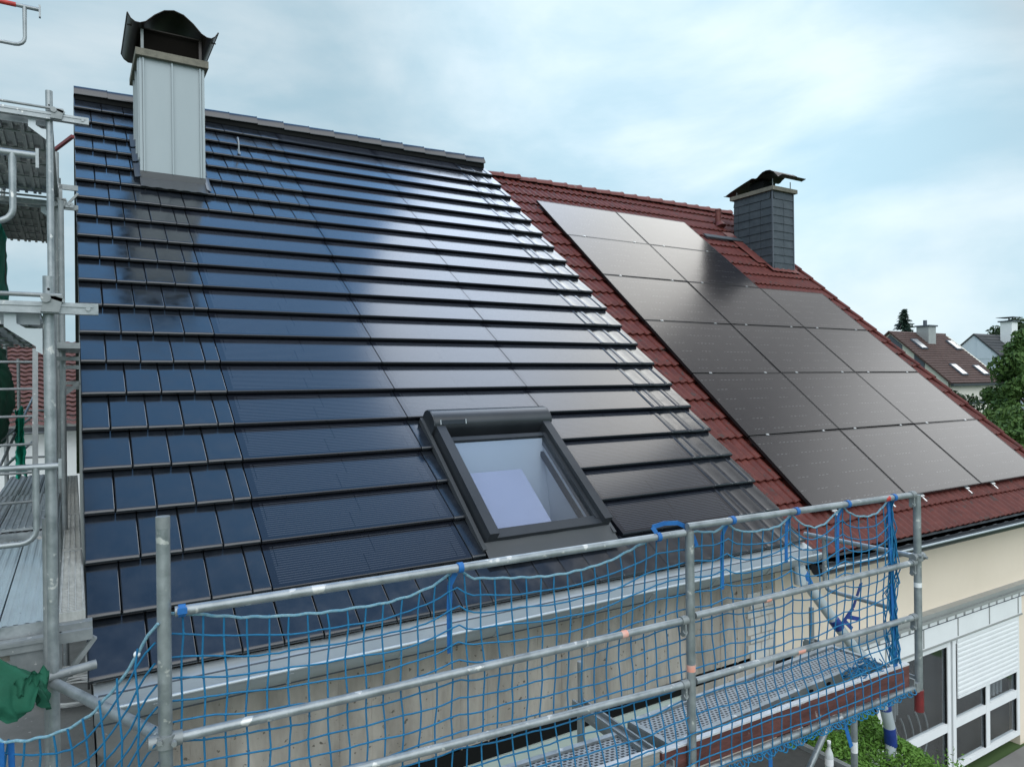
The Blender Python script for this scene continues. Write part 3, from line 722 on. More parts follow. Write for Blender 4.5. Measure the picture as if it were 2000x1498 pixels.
# ------------------------------------------------------------------ front scaffold
SA = R(3.4); P1 = V((.2209, -1.6319, 0)); AX = V((math.cos(SA), -math.sin(SA), 0)); BX = V((math.sin(SA), math.cos(SA), 0))
def sc(u, v, z): return P1+AX*u+BX*v+V((0,0,z))
SCM = M(((AX.x,BX.x,0,P1.x), (AX.y,BX.y,0,P1.y), (0,0,1,0), (0,0,0,1)))
U2, U3 = 2.46, 4.392
scaf = thing('scaffold', 'galvanised tube scaffold platform with three guardrails along the front eaves', 'scaffold', sc(2.2, .35, GZ))
def tubeobj(name, pts, r, m_, parent, n=14): return obj(name, MB().tube(pts, r, n), m_, parent)
TR = .0235
st1 = tubeobj('standard', [sc(0,0,GZ), sc(0,0,1.115)], TR, GALV, scaf, 18)
st2 = tubeobj('standard', [sc(U2,0,GZ), sc(U2,0,.800)], TR, GALV, scaf, 18)
st3 = tubeobj('standard', [sc(U3,0,-.44), sc(U3,0,.823)], TR, GALV, scaf, 18)
tubeobj('standard_foot', [sc(U3,0,-.58), sc(U3,0,-.44)], .0285, REDDARK, st3)
mb = MB(); mb.tube([sc(0,0,1.075), sc(0,0,1.118)], .0242, 18); obj('pipe_sleeve', mb, GALVD, st1)
def rail(u0, z0, u1, z1, dv=-.0):
    return tubeobj('guardrail', [sc(u0, dv, z0), sc(u1, dv, z1)], .0185, GALV, scaf, 14)
g1 = rail(.035, .772, U2-.035, .792); g1b = rail(U2-.015, .822, U3-.04, .826)
g2a = rail(.035, .318, U2-.03, .340); g2b = rail(U2+.03, .352, U3-.04, .388)
g3a = rail(.035, .040, U2-.03, .009); g3b = rail(U2+.03, .012, U3-.04, .036)
def mark(u, z, parent, m_=PINKP, l=.05): obj('paint_mark', MB().tube([sc(u-l/2,0,z-.0004), sc(u+l/2,0,z+.0004)], .0191, 14), m_, parent)
mark(2.03, .337, g2a, PINKP, .035); mark(3.02, .3575, g2b, PINKP, .04); mark(3.28, .021, g3b, PINKP, .06); mark(4.08, .8245, g1b, REDP, .04)
obj('paint_mark', MB().tube([sc(U2,-.0006,.07), sc(U2,-.0006,.105)], .0238, 18), PINKP, st2)
obj('paint_mark', MB().tube([sc(U3,0,.225), sc(U3,0,.255)], .0239, 18), WHITE, st3)
def coupler(u, z, parent, dv=0):
    m_ = MB(); c = sc(u, dv, z)
    m_.tube([c+V((0,0,-.022)), c+V((0,0,.022))], .034, 14); m_.tube([c+AX*-.055, c+AX*.055], .026, 12)
    m_.tube([c-BX*.05+AX*.025, c-BX*.02+AX*.025], .010, 6); m_.tube([c-BX*.045-AX*.02+V((0,0,.012)), c-AX*.02+V((0,0,.012))], .009, 6)
    return obj('coupler', m_, GALVD, parent)
coupler(0, .318, st1)
for s_, u, zs in ((st2, U2-.045, (.34, .009)), (st3, U3-.05, (.826, .388, .036))):
    for z in zs:
        m_ = MB(); m_.beam(sc(u, 0, z+.015), sc(u, 0, z-.075), .012, .035, BX); m_.tube([sc(u,-.012,z-.055), sc(u,.012,z-.075)], .014, 8); m_.tube([sc(u-.02,0,z), sc(u+.02,0,z)], .024, 10)
        obj('guardrail_latch', m_, GALVD, s_)
coupler(U3, .42, st3)
# transverse tubes, end frame
PA = V((-.135, -.655, 0))
tubeobj('end_tube', [sc(0,0,.325), V((PA.x, PA.y+.0, .262))], .022, GALV, scaf)
ef = MB()
ef.tube([sc(U3-.02, .02, .425), sc(U3-.02, .86, .415)], .017, 12)
ef.tube([sc(U3-.02, .69, .415), sc(U3-.02, .69, .13), sc(U3-.02, .685, .08), sc(U3-.02, .665, .05), sc(U3-.02, .63, .04), sc(U3-.02, .16, .045)], .0155, 12)
obj('end_guard', ef, GALV, scaf)
# transoms carrying the planks
for u in (.02, 2.30, U3-.03):
    m_ = MB(); m_.beam(sc(u, -.02, -.415), sc(u, .86, -.415), .05, .06); 
    m_.beam(sc(u-.03, -.01, -.385), sc(u-.03, .84, -.385), .012, .05); m_.beam(sc(u+.03, -.01, -.385), sc(u+.03, .84, -.385), .012, .05)
    b_ = obj('transom', m_, GALVD, scaf)
    obj('spigot', MB().tube([sc(u, .80, -.40), sc(u, .80, -.12)], .0185, 10), GALVD, b_)
tubeobj('standard', [sc(U3+.10,.55,GZ), sc(U3+.10,.55,-.44)], TR, GALV, scaf, 16)
obj('label_sticker', MB().tube([sc(U3+.10,.55,-1.12), sc(U3+.10,.55,-1.04)], .0239, 16), STICKER, scaf)
tubeobj('standard', [sc(2.30,.80,GZ), sc(2.30,.80,-.44)], TR, GALV, scaf, 16)
tubeobj('brace', [sc(U3+.05,.50,-.46), sc(2.9,.42,-2.2)], .021, GALV, scaf)
tubeobj('ledger', [sc(2.3,.78,-.95), sc(U3+.1,.60,-.62)], .02, GALVD, scaf)
tubeobj('ledger', [sc(U2,.0,-.475), sc(U3-.05,.0,-.420)], .02, GALV, scaf)
def plank(u0, v0, u1, v1, w_, z, mt=PERF):
    o_ = sc(u0, v0, 0); ax = (sc(u1, v1, 0)-o_); l = ax.length; ax.normalize(); bx = V((-ax.y, ax.x, 0))
    wmx = M(((ax.x,bx.x,0,o_.x), (ax.y,bx.y,0,o_.y), (0,0,1,z), (0,0,0,1)))
    m_ = MB(); m_.box(0, l, .035, w_-.035, -.012, 0)
    d_ = obj('deck_plank', m_, mt, scaf, wmx)
    m_ = MB()
    for a, b in ((0, .034), (w_-.034, w_)): m_.box(0, l, a, b, -.055, .014)
    m_.box(-.03, 0, .0, w_, -.05, .010); m_.box(l, l+.03, .0, w_, -.05, .010)
    obj('edge_channel', m_, GALV, d_, wmx)
    for i in range(int(l/.19)):
        x = .07+i*.19; m_ = MB()
        m_.prism([(x+.030*math.cos(q), -.0015, -.021+.012*math.sin(q)) for q in [2*math.pi*j/8 for j in range(8)]], (0,.001,0))
        obj('punched_hole', m_, GAP, d_, wmx)
    return d_
plank(2.42, .085, 4.34, .285, .33, -.345)
plank(.05, .095, 2.26, .115, .29, -.385)
obj('caution_sticker', MB().obox(sc(3.10, .0915, -.395), AX*.13, (0,0,.042), -BX*.001), REDP, scaf)
m_ = MB()
o_ = sc(2.28, .02, -.325); m_.obox(o_, sc(4.31, .012, -.270)-o_, (0,0,-.135), BX*.028)
tb = obj('toe_board', m_, TOE, scaf)
m_ = MB(); o_ = sc(2.28, .018, -.324); m_.obox(o_, sc(4.31, .010, -.269)-o_, (0,0,.010), BX*.034); obj('board_edge', m_, PALEEDGE, tb)
m_ = MB(); o_ = sc(.04, .02, -.325); m_.obox(o_, sc(2.262, .02, -.308)-o_, (0,0,-.135), BX*.030); tb = obj('toe_board', m_, TOEG, scaf)
m_ = MB(); o_ = sc(.04, .018, -.3245); m_.obox(o_, sc(2.262, .018, -.3075)-o_, (0,0,.008), BX*.035); obj('board_edge', m_, PALEEDGE, tb)

# ------------------------------------------------------------------ blue safety net
def interp(tab, x):
    if x <= tab[0][0]: return tab[0][1]
    for (a, b), (c, d_) in zip(tab, tab[1:]):
        if x <= c:
            t_ = (x-a)/(c-a); t_ = t_*t_*(3-2*t_) if False else t_
            return b+(d_-b)*t_
    return tab[-1][1]
ROPE_T = [(.0,.760), (.058,.752), (.134,.736), (.257,.706), (.406,.686), (.582,.672), (.813,.669), (.93,.682), (1.039,.71), (1.11,.745), (1.155,.776), (1.19,.742), (1.232,.716), (1.411,.693), (1.6,.673), (1.726,.672), (1.85,.681), (1.979,.699), (2.136,.748), (2.251,.778), (2.40,.782), (2.543,.780), (2.66,.764), (2.763,.800), (2.82,.758), (2.92,.736), (2.994,.735), (3.09,.737), (3.156,.745), (3.22,.775), (3.262,.806), (3.30,.764), (3.368,.727), (3.455,.703), (3.54,.715), (3.637,.767), (3.708,.806), (3.75,.770), (3.81,.742), (3.874,.727), (3.95,.722), (4.022,.731), (4.09,.765), (4.151,.815)]
TIES = [.058, 1.155, 2.251, 2.763, 3.262, 3.708, 4.151]
CELL = .0762
net = thing('safety_net', 'blue square mesh safety net hung along the front scaffold rails', 'safety net', sc(2.2, .0, -.5))
ZB = [(-1, -.50), (2.2, -.50), (2.45, -.47), (3.3, -.46), (3.85, -.43), (4.3, -.40)]
NR = 16
def net_v(z, u):
    v = .034
    if z < -.10: v = .034-min(1, (-.10-z)/.13)*(.062 if u > 2.35 else .05)
    return v
def net_pt(u, j):
    zt_, zb_ = interp(ROPE_T, u), interp(ZB, u)
    t_ = j/NR
    z = zt_+(zb_-zt_)*t_
    # rows even out below the scalloped rope
    flat = .745+(zb_-.745)*t_
    z = z*(1-min(1, t_*1.25))+flat*min(1, t_*1.25)
    uu_ = u
    for tt in TIES:                                # strands fan out from each tie
        d_ = u-tt
        if abs(d_) < .30 and t_ < .35: uu_ -= d_*.10*(1-abs(d_)/.30)*(1-t_/.35)
    uu_ += .004*math.sin(u*3.1+j*.6)+.0035*math.sin(j*1.7+u*9)+.003*math.sin(j*.9+u*21)
    z += .004*math.sin(u*7+j*1.3)+.003*math.sin(u*19+j*2.3)
    if u > 3.95:                                   # gathered at the far end
        k_ = (u-3.95)/.28; uu_ += (4.20-uu_)*.15*k_*math.sin(min(1,t_*1.5)*math.pi*.5)
    v = net_v(z, u)+.010*math.sin(u*2.3+j*.5)*min(1, t_*4)
    if z > -.10: v = max(v, .0275)
    return sc(uu_, v, z)
NC = int(4.20/CELL)
mb = MB()
def cord(mb, pts, r=.0039, n=5): mb.tube([p+V((random.gauss(0,.0008), random.gauss(0,.0008), random.gauss(0,.0008))) for p in pts], r, n, cap=False)
for i in range(1, NC+1): cord(mb, [net_pt(i*CELL-.02, j) for j in range(NR+1)])
for j in range(1, NR+1):
    us = [i*CELL*.5-.02 for i in range(0, 2*NC+1)]
    cord(mb, [net_pt(u, j) for u in us])
for i in range(1, NC+1):                           # knots
    for j in range(1, NR+1):
        p = net_pt(i*CELL-.02, j); mb.tube([p-AX*.007, p-AX*.003, p+AX*.003, p+AX*.007], [.002,.0058,.0058,.002], 5, cap=False)
# loose loops gathered at the bottom edge and the bundle at the far end
for i in range(2*NC):
    u = 2.45+i*.034
    if u > 4.25: break
    a = sc(u, -.035, interp(ZB, u)+.02); b = sc(u+.07, -.02, interp(ZB, u)+.03)
    dz_ = .012+random.random()*.022; dv_ = random.random()*.03; ph = random.gauss(0,.3)
    cord(mb, [a+AX*(.035-.030*math.cos(q*math.pi/6+ph*0))+V((0,0,-dz_*math.sin(q*math.pi/6)-.018))-BX*(dv_*math.sin(q*math.pi/6)) for q in range(7)])
for i in range(16):
    a0 = random.uniform(-.035,.05); ph = random.random()*6
    cord(mb, [sc(4.165+a0*min(1, q/5)+.016*math.sin(q*.9+ph)*min(1,q/3), .030+random.gauss(0,.012), .80-q*.0865) for q in range(13)])
for i in range(14):
    c_ = sc(random.uniform(3.85,4.15), .06+random.random()*.10, -.30+random.random()*.03); r_ = .03+random.random()*.03
    cord(mb, [c_+AX*(r_*math.cos(q*.8))+BX*(r_*.8*math.sin(q*.8))+V((0,0,.02*math.sin(q*1.3+i)+.02)) for q in range(9)])
# returning part around the near corner
Q0 = V((.2209, -1.6319, 0)); Q1 = V((-.50, -.96, 0)); dQ = (Q1-Q0); LQ = dQ.length; dQ.normalize(); nQ = V((-dQ.y, dQ.x, 0))
if nQ.y > 0: nQ = -nQ
ROPE_L = [(0,.745), (.05,.69), (.12,.575), (.20,.48), (.28,.40), (.37,.345), (.46,.310), (.55,.285), (.66,.27), (.76,.31), (.9,.34), (1.0,.36)]
def net_q(u, j):
    zt_ = interp(ROPE_L, u); z = zt_-j*CELL*.90; t_ = j/NR
    z = z*(1-min(1,t_*2.0))+(.33-j*CELL*.88)*min(1,t_*2.0) if u > .4 else zt_-j*CELL*.92
    return Q0+dQ*(u+.008*math.sin(j*1.3+u*8))+nQ*(.03+.02*math.sin(u*7+j*.4))+V((0,0,z+.006*math.sin(u*9+j)))
ncq = int(LQ/CELL)+1
for i in range(1, ncq+1): cord(mb, [net_q(i*CELL*.97, j) for j in range(NR+1)])
for j in range(1, NR+1): cord(mb, [net_q(i*CELL*.485, j) for i in range(0, 2*ncq+1)])
obj('netting', mb, NETBLUE, net)
mb = MB()
us = [q*.02 for q in range(0, 210)]
def wob(p, k): return p+V((.0015*math.sin(k*2.1), .0015*math.cos(k*1.7), .002*math.sin(k*1.3)))
mb.tube([wob(sc(u, .031, interp(ROPE_T, u)), i) for i, u in enumerate(us)], .0058, 7)
mb.tube([wob(Q0+dQ*(q*.02)+nQ*.032+V((0,0,interp(ROPE_L, q*.02))), q) for q in range(0, 50)], .0058, 7)
obj('border_rope', mb, ROPE, net)
for i, tt in enumerate(TIES):
    zr = .772+(.792-.772)*tt/U2 if tt < U2 else .822+.004*(tt-U2)/(U3-U2)
    m_ = MB(); m_.tube([sc(tt-.012, 0, zr), sc(tt+.012, 0, zr)], .0235, 12)
    m_.beam(sc(tt, .026, zr+.01), sc(tt, .032, interp(ROPE_T, tt)-.01), .018, .004, BX)
    if i == 0: m_.obox(sc(tt-.016, -.034, zr-.004), AX*.032, (0,0,.02), BX*.012)
    tail = {1:.30, 3:.30, 4:.22, 5:.30}.get(i)
    if tail:
        x_ = tt-.03; pts = [sc(tt-.004, .036, zr-.03), sc(x_, .042, zr-.08), sc(x_-.004, .044, zr-.2), sc(x_-.002, .046, zr-.08-tail)]
        for a, b in zip(pts, pts[1:]): m_.beam(a, b, .024, .003, BX)
    if i == 6:
        pts = [sc(tt+.0, .030, zr-.03), sc(tt+.01, .03, zr-.3), sc(tt+.025, .03, zr-.62), sc(tt+.05,.03,-.27)]
        for a, b in zip(pts, pts[1:]): m_.beam(a, b, .034, .005, BX)
    if i == 2:
        pts = [sc(tt-.02, -.012, zr+.025), sc(tt-.04, -.005, zr+.055), sc(tt+.05, .01, zr+.062), sc(tt+.14, .012, zr+.055), sc(tt+.20, .03, zr+.03), sc(tt+.27,.04,zr-.03), sc(tt+.30,.045,zr-.09)]
        for a, b in zip(pts, pts[1:]): m_.beam(a, b, .022, .004, BX)
    obj('tie_strap', m_, STRAP, net)
m_ = MB(); q = Q0+dQ*.66+nQ*.04
for a, b in (((0,0,.27), (.004,0,.05)), ((.004,0,.05), (.0,0,-.3)), ((.03,.01,.26), (.035,0,.0))): m_.beam(q+V(a), q+V(b), .026, .004, nQ)
obj('tie_strap', m_, STRAP, net)
for u, v_, z0_, dz, dx in ((3.62,-.03,-.46,.16,.06), (3.0,-.03,-.47,.30,.0)):
    m_ = MB(); m_.beam(sc(u,v_,z0_), sc(u+dx,v_,z0_-dz), .028, .003, BX); obj('tie_strap', m_, STRAP, net)
m_ = MB(); q = Q0+dQ*.085+nQ*.034+V((0,0,interp(ROPE_L,.085))); m_.tube([q-dQ*.012, q-dQ*.006, q+dQ*.006, q+dQ*.012], [.003,.011,.011,.003], 8); obj('rope_stopper', m_, WHITE, net)

# ------------------------------------------------------------------ diverted drain pipe with blue tape
pipe = thing('drain_pipe', 'grey plastic drain pipe with blue tape, running from the gutter end past the deck', 'drain pipe', (6.3, -.1, GZ))
pp = [V((5.80,-.116,-.20)), V((5.86,-.13,-.33)), V((6.0,-.15,-.50)), V((6.55,-.2,-1.12)), V((6.62,-.2,-1.2))]
mb = MB(); mb.tube(pp, .050, 16)
mb.tube([V((5.80,-.116,-.19)), V((5.81,-.118,-.36))], .056, 16)
obj('upper_pipe', mb, PIPE, pipe)
mb = MB(); mb.tube([V((6.60,-.2,-1.15)), V((6.85,-.24,-1.42)), V((6.93,-.25,-1.58)), V((6.95,-.25,-1.75)), V((7.02,-.25,-1.95)), V((7.06,-.25,-2.10)), V((7.02,-.25,-2.30)), V((6.92,-.25,-2.55)), V((6.9,-.25,-3.59))], .055, 16); obj('lower_pipe', mb, PIPE, pipe)
def tape(a, b, r=.0535, m_=DRKBLUE): obj('tape_wrap', MB().tube([a, (a+b)/2, b], r, 16), m_, pipe)
tape(V((5.83,-.124,-.26)), V((5.90,-.135,-.38)), .0535, STRAP); tape(V((6.22,-.172,-.75)), V((6.31,-.18,-.85)))
tape(V((6.945,-.25,-1.66)), V((6.965,-.25,-1.79)), .059); tape(V((7.03,-.25,-1.99)), V((7.055,-.25,-2.18)), .0595)
mb = MB(); 
for a, b in (((6.29,-.225,-.80), (6.42,-.26,-.66)), ((6.42,-.26,-.66), (6.43,-.34,-.40)), ((6.36,-.24,-.74), (6.50,-.28,-.78)), ((6.33,-.23,-.78), (6.40,-.26,-.86))): mb.beam(a, b, .04, .006, (0,1,0))
obj('tape_tail', mb, DRKBLUE, pipe)

# ------------------------------------------------------------------ stepped gable scaffold on the left
gs = thing('scaffold', 'galvanised stepped scaffold tower beside the gable of the black roof', 'scaffold', (-.5, 1.5, GZ))
XA, XO = -.135, -.74
PXS = [(-.135,-.655), (-.172,1.72), (-.165,4.05), (-.17,6.1)]
TOPS = [2.08, 3.74, 3.95, 4.2]
sts = []
for (x, y), zt_ in zip(PXS, TOPS):
    sts.append(tubeobj('standard', [(x,y,GZ), (x,y,zt_)], .0235, GALV if y < 2 else GALVD, gs, 18))
for y, zt_ in ((-.60,1.6), (1.72,4.2), (4.05,4.2), (6.1,4.2)): tubeobj('standard', [(XO,y,GZ), (XO,y,zt_)], .0235, GALVD, gs, 14)
tubeobj('standard', [(-.153,-.645,GZ), (-.153,-.645,1.0)], .019, GALVD, gs, 12)
tubeobj('standard', [(-.110,1.95,-1), (-.110,1.95,3.0)], .019, GALVD, gs, 12)
for s_, (x, y), z in ((sts[0], PXS[0], 2.05), (sts[1], PXS[1], 3.66)):
    m_ = MB(); m_.tube([(x,y-.0255,z-.03), (x,y-.0225,z-.03)], .006, 8); obj('pin_hole', m_, GAP, s_)
def deck_beam(y, z, x1):
    m_ = MB(); m_.beam((XO,y-.035,z), (x1,y-.035,z), .045, .05, (0,0,1)); m_.beam((XO,y-.06,z+.012), (x1-.02,y-.06,z+.012), .006, .012)
    m_.tube([(x1-.04,y-.065,z), (x1-.04,y-.055,z)], .010, 8)
    b_ = obj('transom', m_, GALV, gs)
    m_ = MB(); m_.tube([(XO,y-.05,z+.055), (XA+.05,y-.05,z+.055)], .010, 8); obj('hold_down_tube', m_, GALVD, b_)
    m_ = MB(); x = XA
    m_.obox((x-.03,y-.075,z-.02), (.07,0,0), (0,.02,0), (.015,0,.07)); m_.tube([(x-.01,y-.085,z+.04), (x-.01,y-.06,z+.04)], .02, 10); m_.beam((x,y-.07,z+.05), (x+.06,y-.07,z+.03), .01, .016)
    obj('wedge_head', m_, GALVD, b_)
    m_ = MB(); yy = y-.012                          # gusset with two holes left open
    for poly in ([(x-.03,z-.03), (x-.03,z-.22), (x-.06,z-.20), (x-.17,z-.08), (x-.17,z-.03)],):
        m_.prism([(px, yy, pz) for px, pz in [(x-.025,z-.17), (x-.05,z-.17), (x-.165,z-.085), (x-.165,z-.028), (x-.12,z-.028), (x-.12,z-.07), (x-.085,z-.09), (x-.025,z-.09)]], (0,.006,0))
        m_.prism([(px, yy, pz) for px, pz in [(x-.025,z-.17), (x-.05,z-.17), (x-.05,z-.19), (x-.025,z-.205)]], (0,.006,0))
    obj('gusset', m_, WHITE if False else ZINC, b_)
deck_beam(-.655, 1.935, .055); deck_beam(1.72, 3.545, .075); deck_beam(4.05, 3.42, .0-.02)
def deck(y0, y1, z, m_, ribs=True, x0=XO+.03, x1=XA-.035, name='deck_plank'):
    k = 3; wd = (x1-x0)/k
    for i in range(k):
        a = x0+i*wd+.004; b = x0+(i+1)*wd-.004; mb_ = MB()
        if ribs:
            n_ = 24
            pr = [(a+(b-a)*q/n_, z+(.006 if (q % 6) in (2,3,4) else 0)) for q in range(n_+1)]
            vs = [(x, y, zz_) for y in (y0, y1) for x, zz_ in pr]; n1_ = n_+1
            mb_.add(vs, [(q, q+1, n1_+q+1, n1_+q) for q in range(n_)])
            mb_.box(a, b, y0, y1, z-.040, z-.006)
            for q in range(3): mb_.box(a+.03+q*.07, a+.055+q*.07, y0, y1, z-.058, z-.0405)
            for q in range(5): mb_.box(a+.01, b-.01, y0+(y1-y0)*(q+.5)/5-.02, y0+(y1-y0)*(q+.5)/5+.02, z-.066, z-.0585)
        else: mb_.box(a, b, y0, y1, z-.05, z)
        obj(name, mb_, m_, gs)
    mb_ = MB(); mb_.box(x0, x1, y0-.012, y0-.002, z-.065, z+.004); obj('deck_end', mb_, GALV, gs)
deck(-.50, 1.66, .50, DECK); deck(1.80, 4.0, .535, GALV); deck(4.1, 6.2, .50, GALVD)
deck(-.60, 1.70, 1.93, GALV); deck(1.78, 4.02, 3.56, GALV); deck(4.1, 6.2, 3.45, GALVD)
mb = MB(); mb.box(-.50, -.25, 1.83, 2.9, .5475, .565)
for i in range(6): mb.box(-.49+i*.04, -.49+i*.04+.014, 1.85, 2.88, .565, .571)
obj('trapdoor', mb, GALV, gs)
for y0 in (-.42, 1.16, 2.74, 4.32):                 # narrow boards closing the gap to the verge
    mb = MB(); x0, x1 = -.118, -.008
    mb.box(x0, x1, y0, y0+1.555, .462, .498)
    for i in range(4): mb.box(x0+.006+i*.031, x0+.010+i*.031, y0+.02, y0+1.535, .498, .505)
    for i in range(48): mb.box(x0+.008, x1-.004, y0+.03+i*.031, y0+.036+i*.031, .498, .5025)
    mb.box(x0, x1, y0-.012, y0-.001, .385, .507)
    obj('gap_board', mb, WOODY, gs)
mb = MB(); y = -.56
mb.beam((XO,y,.425), (-.155,y,.425), .05, .055); mb.beam((XO,y-.03,.44), (-.155,y-.03,.44), .008, .016); mb.beam((-.12,y+.10,.435), (.02,y+.10,.435), .06, .06); mb.beam((-.12,y+.05,.415), (.02,y+.05,.415), .04, .05); mb.beam((-.11,y+.06,.20), (.03,y+.06,.39), .02, .035, (0,1,0)); mb.beam((-.115,y+.05,.17), (-.115,y+.05,.44), .02, .02, (0,1,0))
mb.prism([(-.17,y-.01,.40), (-.17,y-.01,.22), (-.22,y-.01,.24), (-.30,y-.01,.34), (-.30,y-.01,.40)], (0,.006,0))
obj('transom', mb, GALVD, gs)
mb = MB(); mb.beam((XO,y+.05,.37), (-.18,y+.05,.37), .05, .03); obj('timber_batten', mb, TOEG, gs)
for z, y in ((.290,-.66),):
    tubeobj('cross_tube', [(-.27,y-.03,z), (.03,y+.03,z+.012)], .021, GALVD, gs)
def ustirrup(y, z, xe, zl, rad=.014, red_=False):
    m_ = MB(); m_.tube([(XO,y,z), (xe,y,z)], [rad*1.1, rad*1.15], 10); m_.beam((xe-.005,y,z+.03), (xe-.005,y,z-.055), .012, .03, (0,1,0))
    xl = xe-.055-.04
    pts = [(xl,y,z), (xl,y,zl+.06)]+[(xl-.06+.06*math.cos(q), y, zl+.06-.06*math.sin(q)) for q in (.4,.8,1.2,1.57)]+[(XO,y,zl)]
    m_.tube(pts, [rad*1.15, rad]+[rad]*5, 10)
    o_ = obj('end_guard', m_, GALV, gs)
    if red_: obj('red_end', MB().tube([(XO,y,z), (xe-.145,y,z)], rad*1.3, 10), REDP, o_)
ustirrup(-.70, 1.235, -.095, .905, .0125); ustirrup(-.70, 2.60, -.165, 2.30, .0135); ustirrup(1.66, 4.29, -.215, 4.01, .0125, True)
mb = MB()
for z in (3.60, 3.40): mb.beam((-.15,4.02,z), (.02,4.02,z), .03, .05)
mb.beam((-.13,4.02,3.36), (.02,4.02,3.55), .02, .03, (0,1,0)); mb.beam((-.13,4.02,3.38), (-.13,4.02,3.62), .03, .03, (0,1,0))
obj('wall_bracket', mb, GALVD, gs)
mb = MB(); mb.beam((-.20,4.3,4.02), (-.02,3.9,4.09), .03, .03); obj('red_end', mb, REDDARK, gs)
mb = MB()
for z in (1.62,1.56,1.44,1.40): mb.beam((-.15,1.9+(1.62-z)*3,z+.18), (.0,1.9+(1.62-z)*3,z+.18), .05, .03)
mb.beam((-.14,2.0,1.50), (0,2.0,1.62), .03,.03); mb.box(-.14,-.0,1.5,2.3,1.86,1.90)
obj('wall_bracket', mb, GALVD, gs)
for y, z in ((3.2,2.55), (3.2,2.1)): tubeobj('guardrail', [(XO,1.72,z+.9), (XO,4.05,z+.9)], .016, GALVD, gs, 10)
for z in (1.02,1.42): tubeobj('guardrail', [(XO,-.6,z), (XO,6.1,z)], .016, GALVD, gs, 10)
tubeobj('brace', [(XO,1.72,2.0), (XO,4.05,3.5)], .018, GALVD, gs, 10)
for q in ((.95,.70), (1.25,1.0), (1.5,.62)): tubeobj('brace', [(XO,3.9,q[1]), (-.45,6.1,q[0])], .014, GALV, gs, 10)
for x, z in ((-.30,.55), (-.62,.55)): tubeobj('standard', [(x,6.3,-1), (x,6.3,1.95)], .019, GALVD, gs, 10)
for z in (.72,1.02,1.30): tubeobj('guardrail', [(-.70,6.25,z), (-.15,6.25,z)], .014, GALVD, gs, 10)
lad = thing('ladder', 'narrow grey scaffold ladder leaning up to the deck beside the gable', 'ladder', (-.45, 2.9, .54))
mb = MB(); lx0, lx1, ly0, ly1, lz0, lz1 = -.64, -.32, 2.55, 2.95, .54, 1.92
for x in (lx0, lx1): mb.beam((x,ly0,lz0), (x,ly1,lz1), .022, .04, (1,0,0))
obj('side_rail', mb, GALVD, lad)
for i in range(6):
    t_ = (i+.5)/6; obj('rung', MB().tube([(lx0, ly0+(ly1-ly0)*t_, lz0+(lz1-lz0)*t_), (lx1, ly0+(ly1-ly0)*t_, lz0+(lz1-lz0)*t_)], .011, 8), GALVD, lad)
# green debris nets and tarpaulin
def cloth(name, label, m_, pts_fn, nu, nv, group=None):
    b_ = MB(); b_.grid(pts_fn, nu, nv); o_ = obj(name, b_, m_, origin=pts_fn(.5, 1.0)); sol = o_.modifiers.new('t', 'SOLIDIFY'); sol.thickness = .004
    return tag(o_, label, 'debris net', group)
from mathutils import noise as mn
def nz3(a, b, c): return mn.fractal(V((a, b, c)), .9, 2.0, 4)
cloth('debris_net', 'bright green net hanging along the outer side of the upper gable deck', TEAL, lambda u, v: V((XO+.01+.03*nz3(u*6, v*4, 1), 4.4+u*2.0, 3.75-v*1.25)), 40, 24, 'green debris nets')
cloth('debris_net', 'dark green debris net bulging inward behind the ladder', GREEN, lambda u, v: V((XO+.02+.15*math.sin(v*2.9+.1)*math.sin(u*3.14)+.05*nz3(u*5, v*5, 4), 3.3+u*2.2, 2.02-v*1.05)), 50, 40, 'green debris nets')
cloth('debris_net', 'bright green net strip tied to the far rails below the tiled roof', TEAL, lambda u, v: V((-.585+u*(.075+.02*v)+.02*nz3(v*6, u*3, 2), 5.0+.07*math.sin(u*9+v*4)+.05*nz3(u*4, v*5, 8), 1.36-v*.74-.03*math.sin(u*7))), 24, 40, 'green debris nets')
def tarp(u, v):
    a = u*2*math.pi
    n_ = mn.fractal(V((math.cos(a)*1.5, math.sin(a)*1.5, v*2.0)), 1.3, 2.0, 4)
    r_ = (.175+.05*n_)*math.sin(min(1,(.05+v))*1.5)
    fold = .018*math.sin(a*9+n_*6)*v
    return V((-.35+(r_+fold)*math.cos(a)*1.05, -.80+(r_+fold)*math.sin(a)*.6, .455-v*(.20+.05*math.sin(a*5+1))-.03*n_))
b_ = MB(); b_.grid(tarp, 120, 30)
def flap(u, v):
    n_ = mn.fractal(V((u*4, v*2.5, 2.7)), 1.3, 2.0, 3)
    return V((-.27+u*.125, -.87+.035*n_, .365+.035*u-v*(.115-.06*u+.03*math.sin(u*23))+.025*n_))
b_.grid(flap, 40, 16)
tag(obj('tarpaulin', b_, GREEN, origin=(-.36,-.80,.2)), 'crumpled dark green tarpaulin lying by the lower scaffold tube', 'tarpaulin')
# lower concrete slab with coil of cable
mb = MB(); mb.box(-6, .04, -.5, 6.3, GZ, -.55); mb.box(-6, -.02, -.9, -.5, GZ, -.75)
tag(obj('flat_roof', mb, CONC2), 'dirty grey concrete flat roof below the gable scaffold', 'flat roof')
coil = MB()
for i in range(7):
    r_ = .15+.016*i; coil.tube([(-.06+r_*math.cos(q*.3+i)*1.1, 1.35+r_*math.sin(q*.3+i)*1.5, -.535+.012*i+.006*math.sin(q+i*2)) for q in range(23)], .0085, 6)
coil.obox((-.07,1.62,-.52), (.10,.02,0), (0,.05,0), (0,0,.06)); coil.obox((.01,1.66,-.50), (.06,0,0), (0,.06,0), (0,0,.10))
tag(obj('cable_coil', coil, CABLE, origin=(-.06,1.35,-.54)), 'coil of white cable lying on the concrete beside the gable', 'cable')

